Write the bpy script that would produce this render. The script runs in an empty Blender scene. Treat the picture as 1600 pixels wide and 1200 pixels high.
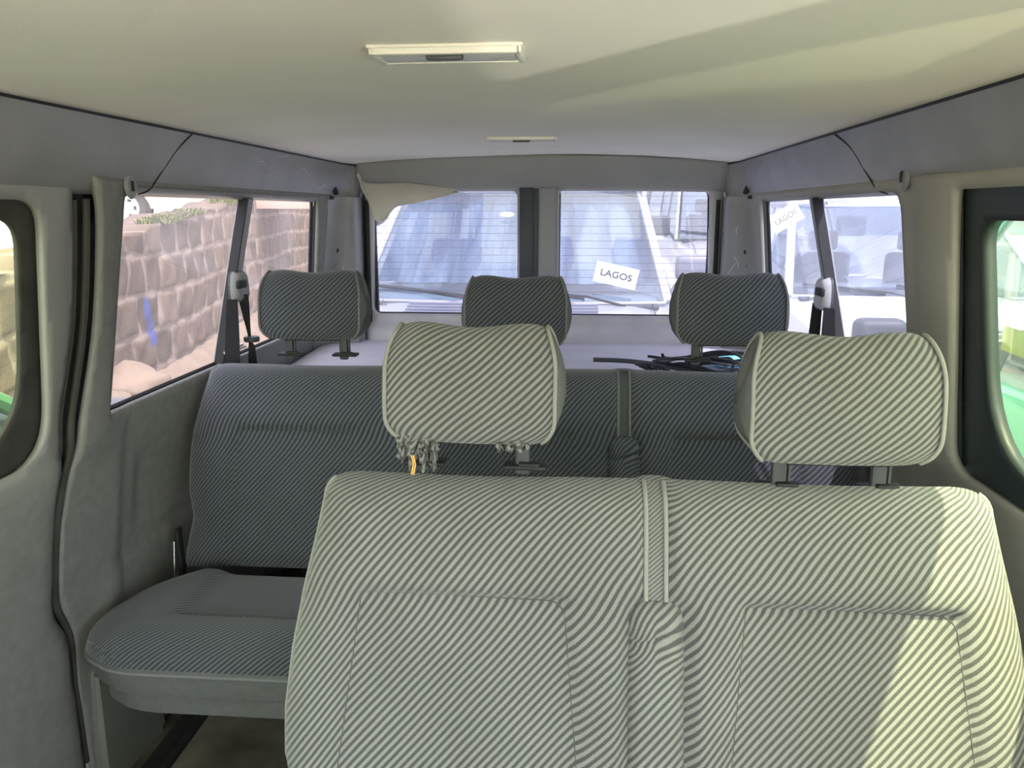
import bpy, bmesh, math, random
import numpy as np
from mathutils import Vector, Matrix
random.seed(7)
S = bpy.context.scene
COL = S.collection
# ------------------------------------------------------------------ camera, world, sun, exposure
FPX = 1200.0
CAM = (0.137, 0.0, 1.25)
PITCH = math.atan(270/FPX); YAW = math.atan(100/(FPX/math.cos(PITCH)))
cd = bpy.data.cameras.new('camera'); cam = bpy.data.objects.new('camera', cd); COL.objects.link(cam)
cd.sensor_width = 36; cd.lens = FPX/1600*36; cd.clip_start = 0.02; cd.clip_end = 300
cam.location = CAM; cam.rotation_euler = (math.pi/2-PITCH, 0, YAW)
S.camera = cam
S.view_settings.view_transform = 'Standard'; S.view_settings.look = 'None'
S.view_settings.gamma = 1; S.view_settings.use_curve_mapping = False
S.view_settings.exposure = 1.95
W = bpy.data.worlds.new('world'); S.world = W; W.use_nodes = True
nt = W.node_tree; nt.nodes.clear()
wo = nt.nodes.new('ShaderNodeOutputWorld'); bg = nt.nodes.new('ShaderNodeBackground')
sk = nt.nodes.new('ShaderNodeTexSky'); sk.sky_type = 'NISHITA'; sk.sun_disc = False
sk.sun_elevation = math.radians(62); sk.sun_rotation = math.radians(140)
sk.dust_density = 3.0; sk.air_density = 1.2
mixw = nt.nodes.new('ShaderNodeMixRGB'); mixw.inputs[0].default_value = 0.5
hz = nt.nodes.new('ShaderNodeMixRGB'); hz.blend_type = 'MULTIPLY'; hz.inputs[0].default_value = 1
hz.inputs[2].default_value = (0.22, 0.22, 0.22, 1)
nt.links.new(sk.outputs[0], hz.inputs[1]); nt.links.new(hz.outputs[0], mixw.inputs[1])
mixw.inputs[2].default_value = (1.7, 1.75, 1.9, 1)
# the sky is brighter on the side the sun stands (in front of the van)
tcw = nt.nodes.new('ShaderNodeTexCoord'); dt = nt.nodes.new('ShaderNodeVectorMath'); dt.operation = 'DOT_PRODUCT'
dt.inputs[1].default_value = (.25, -.96, .12); nt.links.new(tcw.outputs['Generated'], dt.inputs[0])
mpw = nt.nodes.new('ShaderNodeMapRange'); mpw.interpolation_type = 'SMOOTHSTEP'
mpw.inputs['From Min'].default_value = -.1; mpw.inputs['From Max'].default_value = .95
mpw.inputs['To Min'].default_value = 1.0; mpw.inputs['To Max'].default_value = 2.3
nt.links.new(dt.outputs['Value'], mpw.inputs['Value']); nt.links.new(mpw.outputs[0], bg.inputs[1])
nt.links.new(mixw.outputs[0], bg.inputs[0])
nt.links.new(bg.outputs[0], wo.inputs[0])
sl = bpy.data.lights.new('sun', 'SUN'); sl.energy = 4.2; sl.angle = 0.012; sl.color = (1, .95, .84)
so = bpy.data.objects.new('sun', sl); COL.objects.link(so)
SUN = Vector((1.0, -1.05, 2.75)).normalized()
so.rotation_euler = SUN.to_track_quat('Z', 'Y').to_euler(); so.location = (3, -3, 8)

# added spot low outside the front right window, imitating reflected sun on the ceiling
gl_ = bpy.data.lights.new('added_glare_spot', 'SPOT'); gl_.energy = 38; gl_.color = (1, .97, .84); gl_.shadow_soft_size = .025; gl_.spot_size = math.radians(46); gl_.spot_blend = .15
go = bpy.data.objects.new('added_glare_spot', gl_); COL.objects.link(go); go.location = (2.0, -1.3, -.02)
go.rotation_euler = Vector((1.45, -1.0, -1.15)).to_track_quat('Z', 'Y').to_euler()

# ------------------------------------------------------------------ helpers
_F = np.array([-math.sin(YAW)*math.cos(PITCH), math.cos(YAW)*math.cos(PITCH), -math.sin(PITCH)])
_R = np.array([math.cos(YAW), math.sin(YAW), 0]); _U = np.cross(_R, _F)
def at(px, py, X=None, Y=None, Z=None):
    d = _F + _R*(px-800)/FPX - _U*(py-600)/FPX
    i, v = (0, X) if X is not None else ((1, Y) if Y is not None else (2, Z))
    t = (v-CAM[i])/d[i]
    return tuple(float(CAM[k]+d[k]*t) for k in range(3))
def yz(px, py, X):
    p = at(px, py, X=X); return (p[1], p[2])

def tag(o, label=None, cat=None, group=None, kind=None):
    if label: o['label'] = label
    if cat: o['category'] = cat
    if group: o['group'] = group
    if kind: o['kind'] = kind
    return o
def empty(name, loc=(0, 0, 0), rz=0, parent=None):
    o = bpy.data.objects.new(name, None); COL.objects.link(o); o.location = loc; o.rotation_euler = (0, 0, rz)
    o.empty_display_size = .1
    if parent: o.parent = parent
    return o
def link_bm(name, bm, mat, parent=None, smooth=True, split=35):
    me = bpy.data.meshes.new(name); bm.to_mesh(me); bm.free()
    for m in (mat if isinstance(mat, (list, tuple)) else [mat]): me.materials.append(m)
    o = bpy.data.objects.new(name, me); COL.objects.link(o)
    if smooth:
        for p in me.polygons: p.use_smooth = True
        if split:
            md = o.modifiers.new('split', 'EDGE_SPLIT'); md.split_angle = math.radians(split)
    if parent: o.parent = parent
    return o
def add_box(bm, c, s, bev=0.0, seg=2, rot=None):
    r = bmesh.ops.create_cube(bm, size=1)
    vs = r['verts']
    for v in vs: v.co = Vector((v.co.x*s[0], v.co.y*s[1], v.co.z*s[2]))
    if bev > 0:
        es = list({e for v in vs for e in v.link_edges})
        rr = bmesh.ops.bevel(bm, geom=es, offset=bev, segments=seg, affect='EDGES', profile=.5)
        vs = list({v for f in rr['faces'] for v in f.verts} | {v for v in vs if v.is_valid})
    M = Matrix.Translation(Vector(c))
    if rot is not None: M = M @ rot
    for v in vs: v.co = M @ v.co
    return vs
def add_tube(bm, pts, r, seg=8, closed=False, cap=True):
    pts = [Vector(p) for p in pts]; n = len(pts)
    rr = r if isinstance(r, (list, tuple)) else [r]*n
    t0 = (pts[1]-pts[0]).normalized()
    a = Vector((0, 0, 1)) if abs(t0.z) < .9 else Vector((1, 0, 0))
    nrm = t0.cross(a).normalized(); rings = []
    for i, p in enumerate(pts):
        if closed: t = (pts[(i+1) % n]-pts[i-1])
        else: t = pts[min(i+1, n-1)]-pts[max(i-1, 0)]
        if t.length < 1e-9: t = t0
        t.normalize(); nrm = (nrm - t*nrm.dot(t))
        if nrm.length < 1e-6: nrm = t.orthogonal()
        nrm.normalize(); b = t.cross(nrm)
        rings.append([bm.verts.new(p + (nrm*math.cos(2*math.pi*k/seg)+b*math.sin(2*math.pi*k/seg))*rr[i]) for k in range(seg)])
    m = n if closed else n-1
    for i in range(m):
        A, B = rings[i], rings[(i+1) % n]
        for k in range(seg): bm.faces.new((A[k], A[(k+1) % seg], B[(k+1) % seg], B[k]))
    if cap and not closed:
        bm.faces.new(rings[0][::-1]); bm.faces.new(rings[-1])
def add_ribbon(bm, pts, wdir, w, th):
    wdir = Vector(wdir).normalized(); pts = [Vector(p) for p in pts]; rings = []
    ws = w if isinstance(w, (list, tuple)) else [w]*len(pts)
    for i, p in enumerate(pts):
        t = (pts[min(i+1, len(pts)-1)]-pts[max(i-1, 0)]).normalized()
        n = t.cross(wdir).normalized(); h = ws[i]/2
        rings.append([bm.verts.new(p+wdir*sx*h+n*sy*th/2) for sx, sy in ((-1, -1), (1, -1), (1, 1), (-1, 1))])
    for i in range(len(rings)-1):
        for k in range(4): bm.faces.new((rings[i][k], rings[i][(k+1) % 4], rings[i+1][(k+1) % 4], rings[i+1][k]))
    bm.faces.new(rings[0][::-1]); bm.faces.new(rings[-1])
def add_lathe(bm, prof, c=(0, 0, 0), axis='Z', seg=24):
    rings = []
    for r, h in prof:
        ring = []
        for k in range(seg):
            a = 2*math.pi*k/seg
            x, y, z = r*math.cos(a), r*math.sin(a), h
            if axis == 'X': x, y, z = z, x, y
            if axis == 'Y': x, y, z = x, z, y
            ring.append(bm.verts.new((c[0]+x, c[1]+y, c[2]+z)))
        rings.append(ring)
    for A, B in zip(rings, rings[1:]):
        for k in range(seg): bm.faces.new((A[k], A[(k+1) % seg], B[(k+1) % seg], B[k]))
    bm.faces.new(rings[0][::-1]); bm.faces.new(rings[-1])
def add_prism(bm, poly, a, b, axis='Y'):
    def mk(p, t):
        return (p[0], t, p[1]) if axis == 'Y' else ((t, p[0], p[1]) if axis == 'X' else (p[0], p[1], t))
    A = [bm.verts.new(mk(p, a)) for p in poly]; B = [bm.verts.new(mk(p, b)) for p in poly]
    n = len(poly)
    for k in range(n): bm.faces.new((A[k], A[(k+1) % n], B[(k+1) % n], B[k]))
    bm.faces.new(A[::-1]); bm.faces.new(B)
def rpoly(pts, rad, seg=8):
    """polygon with rounded corners; rad is one number or one per corner"""
    n = len(pts); out = []
    for i in range(n):
        p = Vector(pts[i]); a = Vector(pts[i-1]); b = Vector(pts[(i+1) % n])
        r = rad[i] if isinstance(rad, (list, tuple)) else rad
        if r <= 0: out.append(tuple(p)); continue
        u = (a-p); v = (b-p); r = min(r, u.length*.49, v.length*.49); u.normalize(); v.normalize()
        A = p+u*r; B = p+v*r
        for k in range(seg+1):
            t = k/seg; q = A*(1-t)**2+p*2*t*(1-t)+B*t*t; out.append(tuple(q))
    return out
def catmull(pts, n=8):
    P = [Vector(p) for p in pts]; P = [P[0]*2-P[1]]+P+[P[-1]*2-P[-2]]; out = []
    for i in range(1, len(P)-2):
        for k in range(n):
            t = k/n
            out.append(.5*((2*P[i])+(P[i+1]-P[i-1])*t+(2*P[i-1]-5*P[i]+4*P[i+1]-P[i+2])*t*t+(3*P[i]-P[i-1]-3*P[i+1]+P[i+2])*t**3))
    out.append(P[-2]); return out
def inside(P, X, Y):
    P = np.asarray(P, float); x0, y0 = P[:, 0], P[:, 1]; x1, y1 = np.roll(x0, -1), np.roll(y0, -1)
    r = np.zeros(X.shape, bool)
    for a, b, c, d in zip(x0, y0, x1, y1):
        m = ((b > Y) != (d > Y))
        if m.any():
            xx = (c-a)*(Y-b)/((d-b) if abs(d-b) > 1e-12 else 1e-12)+a
            r ^= m & (X < xx)
    return r
def nearest(P, x, y):
    """nearest point on closed polyline for arrays x,y -> (d, nx, ny)"""
    P = np.asarray(P, float); Q = np.roll(P, -1, 0); best = np.full(x.shape, 1e9); bx = x.copy(); by = y.copy()
    for (a, b), (c, d) in zip(P, Q):
        L = (c-a)**2+(d-b)**2
        if L < 1e-14: continue
        t = np.clip(((x-a)*(c-a)+(y-b)*(d-b))/L, 0, 1); qx = a+t*(c-a); qy = b+t*(d-b)
        D = np.hypot(x-qx, y-qy); m = D < best
        best[m] = D[m]; bx[m] = qx[m]; by[m] = qy[m]
    return best, bx, by
def sheet_bm(outer, holes, res, mapf, uvf=None, back=None):
    """curved sheet cut from a 2-D outline with holes. mapf(u,v,d)->xyz (arrays), d = distance to the outer outline"""
    O = np.asarray(outer, float); u0, v0 = O.min(0); u1, v1 = O.max(0)
    nu = max(2, int(math.ceil((u1-u0)/res))); nv = max(2, int(math.ceil((v1-v0)/res)))
    us = np.linspace(u0, u1, nu+1); vs = np.linspace(v0, v1, nv+1)
    U, V = np.meshgrid(us, vs, indexing='ij')
    cu, cv = np.meshgrid((us[1:]+us[:-1])/2, (vs[1:]+vs[:-1])/2, indexing='ij')
    keep = inside(O, cu, cv)
    for h in holes: keep &= ~inside(h, cu, cv)
    cnt = np.zeros(U.shape, int)
    for a in (0, 1):
        for b in (0, 1): cnt[a:a+nu, b:b+nv] += keep
    bound = (cnt > 0) & (cnt < 4)
    bu, bv = U[bound], V[bound]
    bd, bx, by = nearest(O, bu, bv)
    for h in holes:
        d2, x2, y2 = nearest(h, bu, bv); m = d2 < bd; bd[m] = d2[m]; bx[m] = x2[m]; by[m] = y2[m]
    U[bound] = bx; V[bound] = by
    D, _, _ = nearest(O, U.ravel(), V.ravel()); D = D.reshape(U.shape)
    X, Y, Z = mapf(U, V, D)
    bm = bmesh.new(); uvl = bm.loops.layers.uv.new('UVMap') if uvf else None
    if uvf: UU, VV = uvf(U, V, D)
    vid = {}; rev = {}
    for i, j in zip(*np.nonzero(cnt > 0)):
        v = bm.verts.new((X[i, j], Y[i, j], Z[i, j])); vid[(i, j)] = v; rev[v] = (i, j)
    for i, j in zip(*np.nonzero(keep)):
        q = [vid[(i, j)], vid[(i+1, j)], vid[(i+1, j+1)], vid[(i, j+1)]]
        f = bm.faces.new(q)
        if uvf:
            for l in f.loops:
                k = rev[l.vert]; l[uvl].uv = (UU[k], VV[k])
    if back:
        es = [e for e in bm.edges if e.is_boundary]
        uvs = {v: (UU[rev[v]], VV[rev[v]]) for e in es for v in e.verts} if uvf else {}
        r = bmesh.ops.extrude_edge_only(bm, edges=es)
        nv_ = [g for g in r['geom'] if isinstance(g, bmesh.types.BMVert)]
        for v in nv_: v.co = Vector(back(v.co))
        ne = [g for g in r['geom'] if isinstance(g, bmesh.types.BMEdge) and g.is_boundary]
        nf = [g for g in r['geom'] if isinstance(g, bmesh.types.BMFace)]
        for f in nf: f.material_index = 1
        r2 = bmesh.ops.holes_fill(bm, edges=ne, sides=0)
        for f in r2['faces']: f.material_index = 1
    bmesh.ops.dissolve_degenerate(bm, dist=1e-5, edges=bm.edges)
    bmesh.ops.recalc_face_normals(bm, faces=bm.faces)
    return bm
def solid(o, th, off=0):
    md = o.modifiers.new('thick', 'SOLIDIFY'); md.thickness = th; md.offset = off; return o

# ------------------------------------------------------------------ materials
def mat(name, col, rough=.6, metal=0, noise=0.0, nscale=8, bump=0, bscale=200, spec=.5, emis=None, sheen=0, coat=0):
    m = bpy.data.materials.new(name); m.use_nodes = True; n = m.node_tree.nodes; L = m.node_tree.links
    b = n['Principled BSDF']; b.inputs['Base Color'].default_value = (*col, 1)
    b.inputs['Roughness'].default_value = rough; b.inputs['Metallic'].default_value = metal
    b.inputs['Specular IOR Level'].default_value = spec
    b.inputs['Sheen Weight'].default_value = sheen; b.inputs['Coat Weight'].default_value = coat
    tc = n.new('ShaderNodeTexCoord')
    if noise:
        t = n.new('ShaderNodeTexNoise'); t.inputs['Scale'].default_value = nscale; t.inputs['Detail'].default_value = 6
        L.new(tc.outputs['Object'], t.inputs['Vector'])
        r = n.new('ShaderNodeMapRange'); r.inputs['From Min'].default_value = .3; r.inputs['From Max'].default_value = .7
        r.inputs['To Min'].default_value = 1-noise; r.inputs['To Max'].default_value = 1+noise
        L.new(t.outputs['Fac'], r.inputs['Value'])
        x = n.new('ShaderNodeVectorMath'); x.operation = 'SCALE'; x.inputs[0].default_value = col
        L.new(r.outputs[0], x.inputs['Scale']); L.new(x.outputs[0], b.inputs['Base Color'])
    if bump:
        t2 = n.new('ShaderNodeTexNoise'); t2.inputs['Scale'].default_value = bscale; t2.inputs['Detail'].default_value = 3
        L.new(tc.outputs['Object'], t2.inputs['Vector'])
        bp = n.new('ShaderNodeBump'); bp.inputs['Strength'].default_value = bump; bp.inputs['Distance'].default_value = .002
        L.new(t2.outputs['Fac'], bp.inputs['Height']); L.new(bp.outputs[0], b.inputs['Normal'])
    return m
def stripe_mat(name, ca, cb, period=.0080, ang=39, bump=.35, wear=.0):
    m = bpy.data.materials.new(name); m.use_nodes = True; n = m.node_tree.nodes; L = m.node_tree.links
    b = n['Principled BSDF']; b.inputs['Roughness'].default_value = .95; b.inputs['Specular IOR Level'].default_value = .15
    b.inputs['Sheen Weight'].default_value = .25
    uv = n.new('ShaderNodeUVMap'); uv.uv_map = 'UVMap'
    sep = n.new('ShaderNodeSeparateXYZ'); L.new(uv.outputs[0], sep.inputs[0])
    def math_(op, a, b_=None):
        x = n.new('ShaderNodeMath'); x.operation = op
        for i, q in enumerate((a, b_)):
            if q is None: continue
            if isinstance(q, (int, float)): x.inputs[i].default_value = q
            else: L.new(q, x.inputs[i])
        return x.outputs[0]
    A = math.radians(ang); k = 2*math.pi/period
    ph = math_('ADD', math_('MULTIPLY', sep.outputs[0], -math.sin(A)*k), math_('MULTIPLY', sep.outputs[1], math.cos(A)*k))
    nz = n.new('ShaderNodeTexNoise'); nz.inputs['Scale'].default_value = 900; nz.inputs['Detail'].default_value = 2
    L.new(uv.outputs[0], nz.inputs['Vector'])
    nz2 = n.new('ShaderNodeTexNoise'); nz2.inputs['Scale'].default_value = 14; nz2.inputs['Detail'].default_value = 3
    L.new(uv.outputs[0], nz2.inputs['Vector'])
    s = math_('SINE', math_('ADD', ph, math_('MULTIPLY', nz2.outputs['Fac'], 1.6)))
    s2 = math_('ADD', s, math_('MULTIPLY', math_('SUBTRACT', nz.outputs['Fac'], .5), 1.5))
    mr = n.new('ShaderNodeMapRange'); mr.interpolation_type = 'SMOOTHSTEP'
    mr.inputs['From Min'].default_value = -.42; mr.inputs['From Max'].default_value = .42
    L.new(s2, mr.inputs['Value'])
    mx = n.new('ShaderNodeMixRGB'); mx.inputs[1].default_value = (*cb, 1); mx.inputs[2].default_value = (*ca, 1)
    L.new(mr.outputs[0], mx.inputs[0])
    var = n.new('ShaderNodeMapRange'); var.inputs['From Min'].default_value = .3; var.inputs['From Max'].default_value = .7
    var.inputs['To Min'].default_value = .9; var.inputs['To Max'].default_value = 1.08
    nz3 = n.new('ShaderNodeTexNoise'); nz3.inputs['Scale'].default_value = 5; L.new(uv.outputs[0], nz3.inputs['Vector'])
    L.new(nz3.outputs['Fac'], var.inputs['Value'])
    sc = n.new('ShaderNodeVectorMath'); sc.operation = 'SCALE'; L.new(mx.outputs[0], sc.inputs[0]); L.new(var.outputs[0], sc.inputs['Scale'])
    L.new(sc.outputs[0], b.inputs['Base Color'])
    bp = n.new('ShaderNodeBump'); bp.inputs['Strength'].default_value = bump; bp.inputs['Distance'].default_value = .0012
    L.new(s2, bp.inputs['Height']); L.new(bp.outputs[0], b.inputs['Normal'])
    return m
def glass_mat(name, tint, refl=.06, dust=.0, dcol=(.8, .8, .85), rough=.02, dscale=3):
    m = bpy.data.materials.new(name); m.use_nodes = True; n = m.node_tree.nodes; L = m.node_tree.links; n.clear()
    out = n.new('ShaderNodeOutputMaterial'); tr = n.new('ShaderNodeBsdfTransparent'); tr.inputs[0].default_value = (*tint, 1)
    gl = n.new('ShaderNodeBsdfGlossy'); gl.inputs['Roughness'].default_value = rough
    lw = n.new('ShaderNodeLayerWeight'); lw.inputs['Blend'].default_value = .5
    pw_ = n.new('ShaderNodeMath'); pw_.operation = 'POWER'; pw_.inputs[1].default_value = 5; L.new(lw.outputs['Facing'], pw_.inputs[0])
    ad = n.new('ShaderNodeMath'); ad.operation = 'MULTIPLY_ADD'; ad.inputs[1].default_value = .7; ad.inputs[2].default_value = refl; L.new(pw_.outputs[0], ad.inputs[0]); ad.use_clamp = True
    mx = n.new('ShaderNodeMixShader'); L.new(ad.outputs[0], mx.inputs[0]); L.new(tr.outputs[0], mx.inputs[1]); L.new(gl.outputs[0], mx.inputs[2])
    last = mx
    if dust:
        df = n.new('ShaderNodeBsdfTranslucent'); df.inputs[0].default_value = (*dcol, 1)
        tc = n.new('ShaderNodeTexCoord'); nz = n.new('ShaderNodeTexNoise'); nz.inputs['Scale'].default_value = dscale; nz.inputs['Detail'].default_value = 5
        L.new(tc.outputs['Object'], nz.inputs['Vector'])
        mr = n.new('ShaderNodeMapRange'); mr.inputs['From Min'].default_value = .3; mr.inputs['From Max'].default_value = .7
        mr.inputs['To Min'].default_value = dust*.6; mr.inputs['To Max'].default_value = dust*1.4; L.new(nz.outputs['Fac'], mr.inputs['Value'])
        m2 = n.new('ShaderNodeMixShader'); L.new(mr.outputs[0], m2.inputs[0]); L.new(mx.outputs[0], m2.inputs[1]); L.new(df.outputs[0], m2.inputs[2]); last = m2
    L.new(last.outputs[0], out.inputs[0]); return m

LINER = mat('headliner_cloth', (.86, .82, .765), .95, noise=.04, nscale=3, bump=.15, bscale=300, spec=.1)
TRIM = mat('grey_trim_plastic', (.27, .27, .265), .55, noise=.06, nscale=5, bump=.12, bscale=260, spec=.35)
SCUFF = mat('scuffed_grey_trim', (.23, .23, .235), .42, noise=.10, nscale=9, bump=.10, bscale=200, spec=.5)
PALE = mat('pale_grey_paint', (.25, .25, .235), .5, noise=.05, nscale=4, spec=.4)
CARPETW = mat('grey_side_lining', (.215, .215, .205), .9, noise=.08, nscale=40, bump=.35, bscale=420, spec=.1)
DARKT = mat('dark_grey_plastic', (.06, .062, .068), .5, noise=.08, nscale=12, spec=.35)
BLACK = mat('black_rubber', (.018, .019, .020), .6, noise=.15, nscale=20, spec=.3)
SEAL = mat('worn_door_seal', (.05, .05, .043), .75, noise=.25, nscale=14, bump=.2, bscale=120, spec=.2)
STRIPE = stripe_mat('striped_seat_cloth', (.225, .225, .208), (.070, .074, .070), period=.0086, ang=46)
STRIPEH = stripe_mat('striped_headrest_cloth', (.225, .225, .208), (.070, .074, .070), period=.0086, ang=40)
STRIPERH = stripe_mat('striped_headrest_cloth_shaded', (.105, .112, .128), (.034, .038, .047), period=.0085, ang=41, bump=.3)  # rear headrest copy, the shade of the rear put into the colour
STRIPE_F = stripe_mat('fine_striped_cloth', (.21, .21, .195), (.09, .094, .09), period=.0045, ang=40, bump=.2)
STRIPER = stripe_mat('striped_seat_cloth_shaded', (.105, .112, .128), (.034, .038, .047), period=.0085, ang=46, bump=.3)  # rear bench copy of the cloth, dim bluish light put into the colour
PLAINC = mat('plain_grey_seat_cloth', (.12, .124, .126), .95, noise=.08, nscale=60, bump=.3, bscale=500, spec=.1)
PIPE_D = mat('shaded_grey_piping', (.15, .153, .16), .7, spec=.2)  # rear copy of the piping, darkened in colour for shade
PLAIN_D = mat('shaded_plain_cloth', (.075, .08, .085), .95, spec=.1)  # rear centre strip cloth, its colour darkened for shade
PIPE = PIPE_L = mat('grey_piping', (.25, .25, .23), .7, noise=.05, nscale=30, spec=.2)
SEAM = mat('dark_seam_thread', (.07, .07, .068), .9)
BELT = mat('black_belt_webbing', (.03, .03, .033), .8, bump=.4, bscale=600, spec=.2)
CHROME = mat('bright_metal', (.7, .7, .7), .25, 1)
FLOORM = mat('dirty_dark_carpet', (.15, .138, .11), .95, noise=.45, nscale=7, bump=.5, bscale=160, spec=.1)
RAILM = mat('black_floor_rail', (.02, .02, .02), .7, noise=.3, nscale=30)
WIN_GLASS = glass_mat('side_window_glass', (.50, .46, .46), .02, .05, (.95, .85, .85))
WIN_GLASSR = glass_mat('right_side_window_glass', (.27, .27, .335), .03, .045, (.8, .8, .98))
REAR_GLASS = glass_mat('hazy_rear_window_glass', (.25, .25, .285), .03, .05, (.82, .84, 1.0))
GREEN_GLASS = glass_mat('green_tinted_glass', (.66, .70, .44), .02, .03, (.8, .85, .6))
FRONT_GLASS = glass_mat('windscreen_glass', (.93, .94, .72), .0, 0)

# ------------------------------------------------------------------ body shell: side profile
PROF_Z = [0, .12, .30, .43, .60, .76, .80, .85, 1.28, 1.35, 1.41, 1.5]
PROF_X = [.885, .885, .88, .868, .84, .815, .806, .80, .74, .715, .685, .66]
def wx(z): return np.interp(z, PROF_Z, PROF_X)
def bump_rect(y, z, y0, y1, z0, z1, s):
    f = lambda a: 1/(1+np.exp(-np.clip(a/s, -40, 40)))
    return f(y-y0)*f(y1-y)*f(z-z0)*f(z1-z)
WIN_L = rpoly([(1.463, 1.298), (2.622, 1.296), (2.69, .852), (1.405, .850)], [.035, .03, .04, .02])
WIN_R = rpoly([(1.515, 1.290), (2.640, 1.290), (2.70, .852), (1.50, .850)], [.05, .03, .04, .04])
def gapR(px, py, X=-.84): return yz(px, py, X)
# rear edge of the sliding-door gap (front edge of the quarter panel)
edgeR = [gapR(138, 262, -.725), gapR(135, 330, -.75), gapR(121, 500, -.79), gapR(106, 650, -.81), gapR(98, 700, -.825), gapR(84, 770, -.84), gapR(81, 830, -.845),
         gapR(82, 900, -.855), gapR(86, 945, -.865), gapR(104, 975, -.868), gapR(115, 1000, -.868), gapR(120, 1050, -.872), gapR(128, 1120, -.88), gapR(137, 1190, -.885)]
edgeL = [gapR(118, 285, -.73), gapR(111, 330, -.75), gapR(99, 500, -.79), gapR(83, 650, -.81), gapR(77, 700, -.825), gapR(64, 780, -.84), gapR(63, 830, -.845),
         gapR(64, 900, -.855), gapR(68, 960, -.865), gapR(92, 990, -.868), gapR(104, 1015, -.868), gapR(111, 1060, -.872), gapR(118, 1130, -.88), gapR(125, 1190, -.885)]
edgeR = [tuple(p) for p in catmull(edgeR, 5)]; edgeL = [tuple(p) for p in catmull(edgeL, 5)]
ybR, ybL = edgeR[-1][0], edgeL[-1][0]
def side_relief(y, z, left=True):
    r = 0*y
    # pressed recess and crease in the lower lining, raised pillar between door and window
    r = r + .010*bump_rect(y, z, 1.56, 2.4, .56, .73, .008)
    r = r - .012*(1/(1+np.exp(-(.485-z)/.008)))*(1/(1+np.exp(-(y-1.42)/.02)))
    r = r - .018*bump_rect(y, z, 1.30, 1.43, .80, 1.30, .018)
    r = r + .010*(1/(1+np.exp(-(y-1.49)/.006)))*(1/(1+np.exp(-(.83-z)/.01)))
    return r
def map_side(sgn):
    def f(y, z, d):
        return sgn*(wx(z)+side_relief(y, z)), y, z
    return f
outer = edgeR + [(ybR-.005, 0.0), (2.86, 0.0), (2.86, 1.31), (1.36, 1.31)]
o = link_bm('wall_left', sheet_bm(outer, [WIN_L], .013, map_side(-1)), CARPETW); solid(o, .012); tag(o, kind='structure')
outerR = [(-.9, 0), (2.86, 0), (2.86, 1.31), (-.9, 1.31)]
BIGWIN = rpoly([(.40, .815), (.40, 1.285), (1.292, 1.285), (1.315, .815)], [.06, .03, .012, .05])
FDOORWIN = rpoly([(-.80, .86), (-.55, 1.285), (.27, 1.285), (.27, .86)], .05)
PILR = mat('warm_grey_pillar_lining', (.31, .30, .27), .7, noise=.05, nscale=6, bump=.2, bscale=300, spec=.25)
o = link_bm('wall_right', sheet_bm(outerR, [WIN_R, BIGWIN, FDOORWIN], .013, map_side(1)), PILR); solid(o, .012); tag(o, kind='structure')
# left: sliding door
def map_door(y, z, d):
    r = -.012/(1+np.exp(-(.80-z)/.006)) + .0*y
    return -(wx(z)+.004+r-.006*np.exp(-((d)/.02)**2)*-1), y, z
dout = edgeL + [(ybL, 0), (-.02, 0), (-.02, 1.30), (edgeL[0][0]-.06, 1.30)]
DH = rpoly([(.10, 1.268), (1.232, 1.268), (1.255, .815), (.10, .815)], [.04, .05, .10, .04])
door = link_bm('door_1', sheet_bm(dout, [DH], .013, map_door), PALE); solid(door, .014); tag(door, kind='structure')
lowp = sheet_bm([p for p in edgeL if p[1] < .795]+[(ybL, .02), (.0, .02), (.0, .795)], [], .016, lambda y, z, d: (-(wx(z)-.016+.010*np.exp(-(d/.02)**2)), y, z))
lp = link_bm('door_panel', lowp, CARPETW, door); solid(lp, .01)
ring = sheet_bm(rpoly([(.07, 1.285), (1.26, 1.285), (1.285, .80), (.07, .80)], .03), [rpoly([(.14, 1.238), (1.207, 1.238), (1.218, .85), (.14, .85)], [.05, .05, .16, .05])], .013, lambda y, z, d: (-(wx(z)+.026), y, z))
rg = link_bm('window_seal', ring, SEAL, door); solid(rg, .008)
g = link_bm('window_glass', sheet_bm([(.08, 1.28), (1.25, 1.28), (1.27, .81), (.08, .81)], [], .1, lambda y, z, d: (-(wx(z)+.038), y, z)), GREEN_GLASS, door)
# door gap: recessed dark channel and two rubber beads
chan = [(a[0]-.035, a[1]) for a in edgeL] + [(a[0]+.10, a[1]) for a in edgeR[::-1]]
o = link_bm('trim_1', sheet_bm(chan, [], .014, lambda y, z, d: (-(wx(z)+.03), y, z)), SEAL); solid(o, .01); tag(o, kind='structure')
bm = bmesh.new()
mid = [(-(wx(a[1])-.002), a[0]*.72+b[0]*.28, a[1]*.72+b[1]*.28) for a, b in zip(edgeR, edgeL) if a[1] < 1.285]
add_tube(bm, mid, .0065, 8)
mid = [(-(wx(a[1])+.012), a[0]*.3+b[0]*.7, a[1]*.3+b[1]*.7) for a, b in zip(edgeR, edgeL) if a[1] < 1.28]
add_tube(bm, mid, .008, 8)
o2 = link_bm('rubber_bead', bm, SEAL, o)
# header over the sliding door (dark rail) and front parts of the left side
o = link_bm('trim_2', sheet_bm([(-.9, 1.27), (1.36, 1.27), (1.36, 1.335), (-.9, 1.335)], [], .02, lambda y, z, d: (-(wx(z)+.028), y, z)), SEAL); solid(o, .01); tag(o, kind='structure')
o = link_bm('trim_3', sheet_bm([(-.9, 0), (-.03, 0), (-.03, 1.33), (-.9, 1.33)], [rpoly([(-.80, .86), (-.55, 1.285), (-.12, 1.285), (-.12, .86)], .05)], .02, lambda y, z, d: (-(wx(z)), y, z)), TRIM); solid(o, .012); tag(o, kind='structure')
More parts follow.
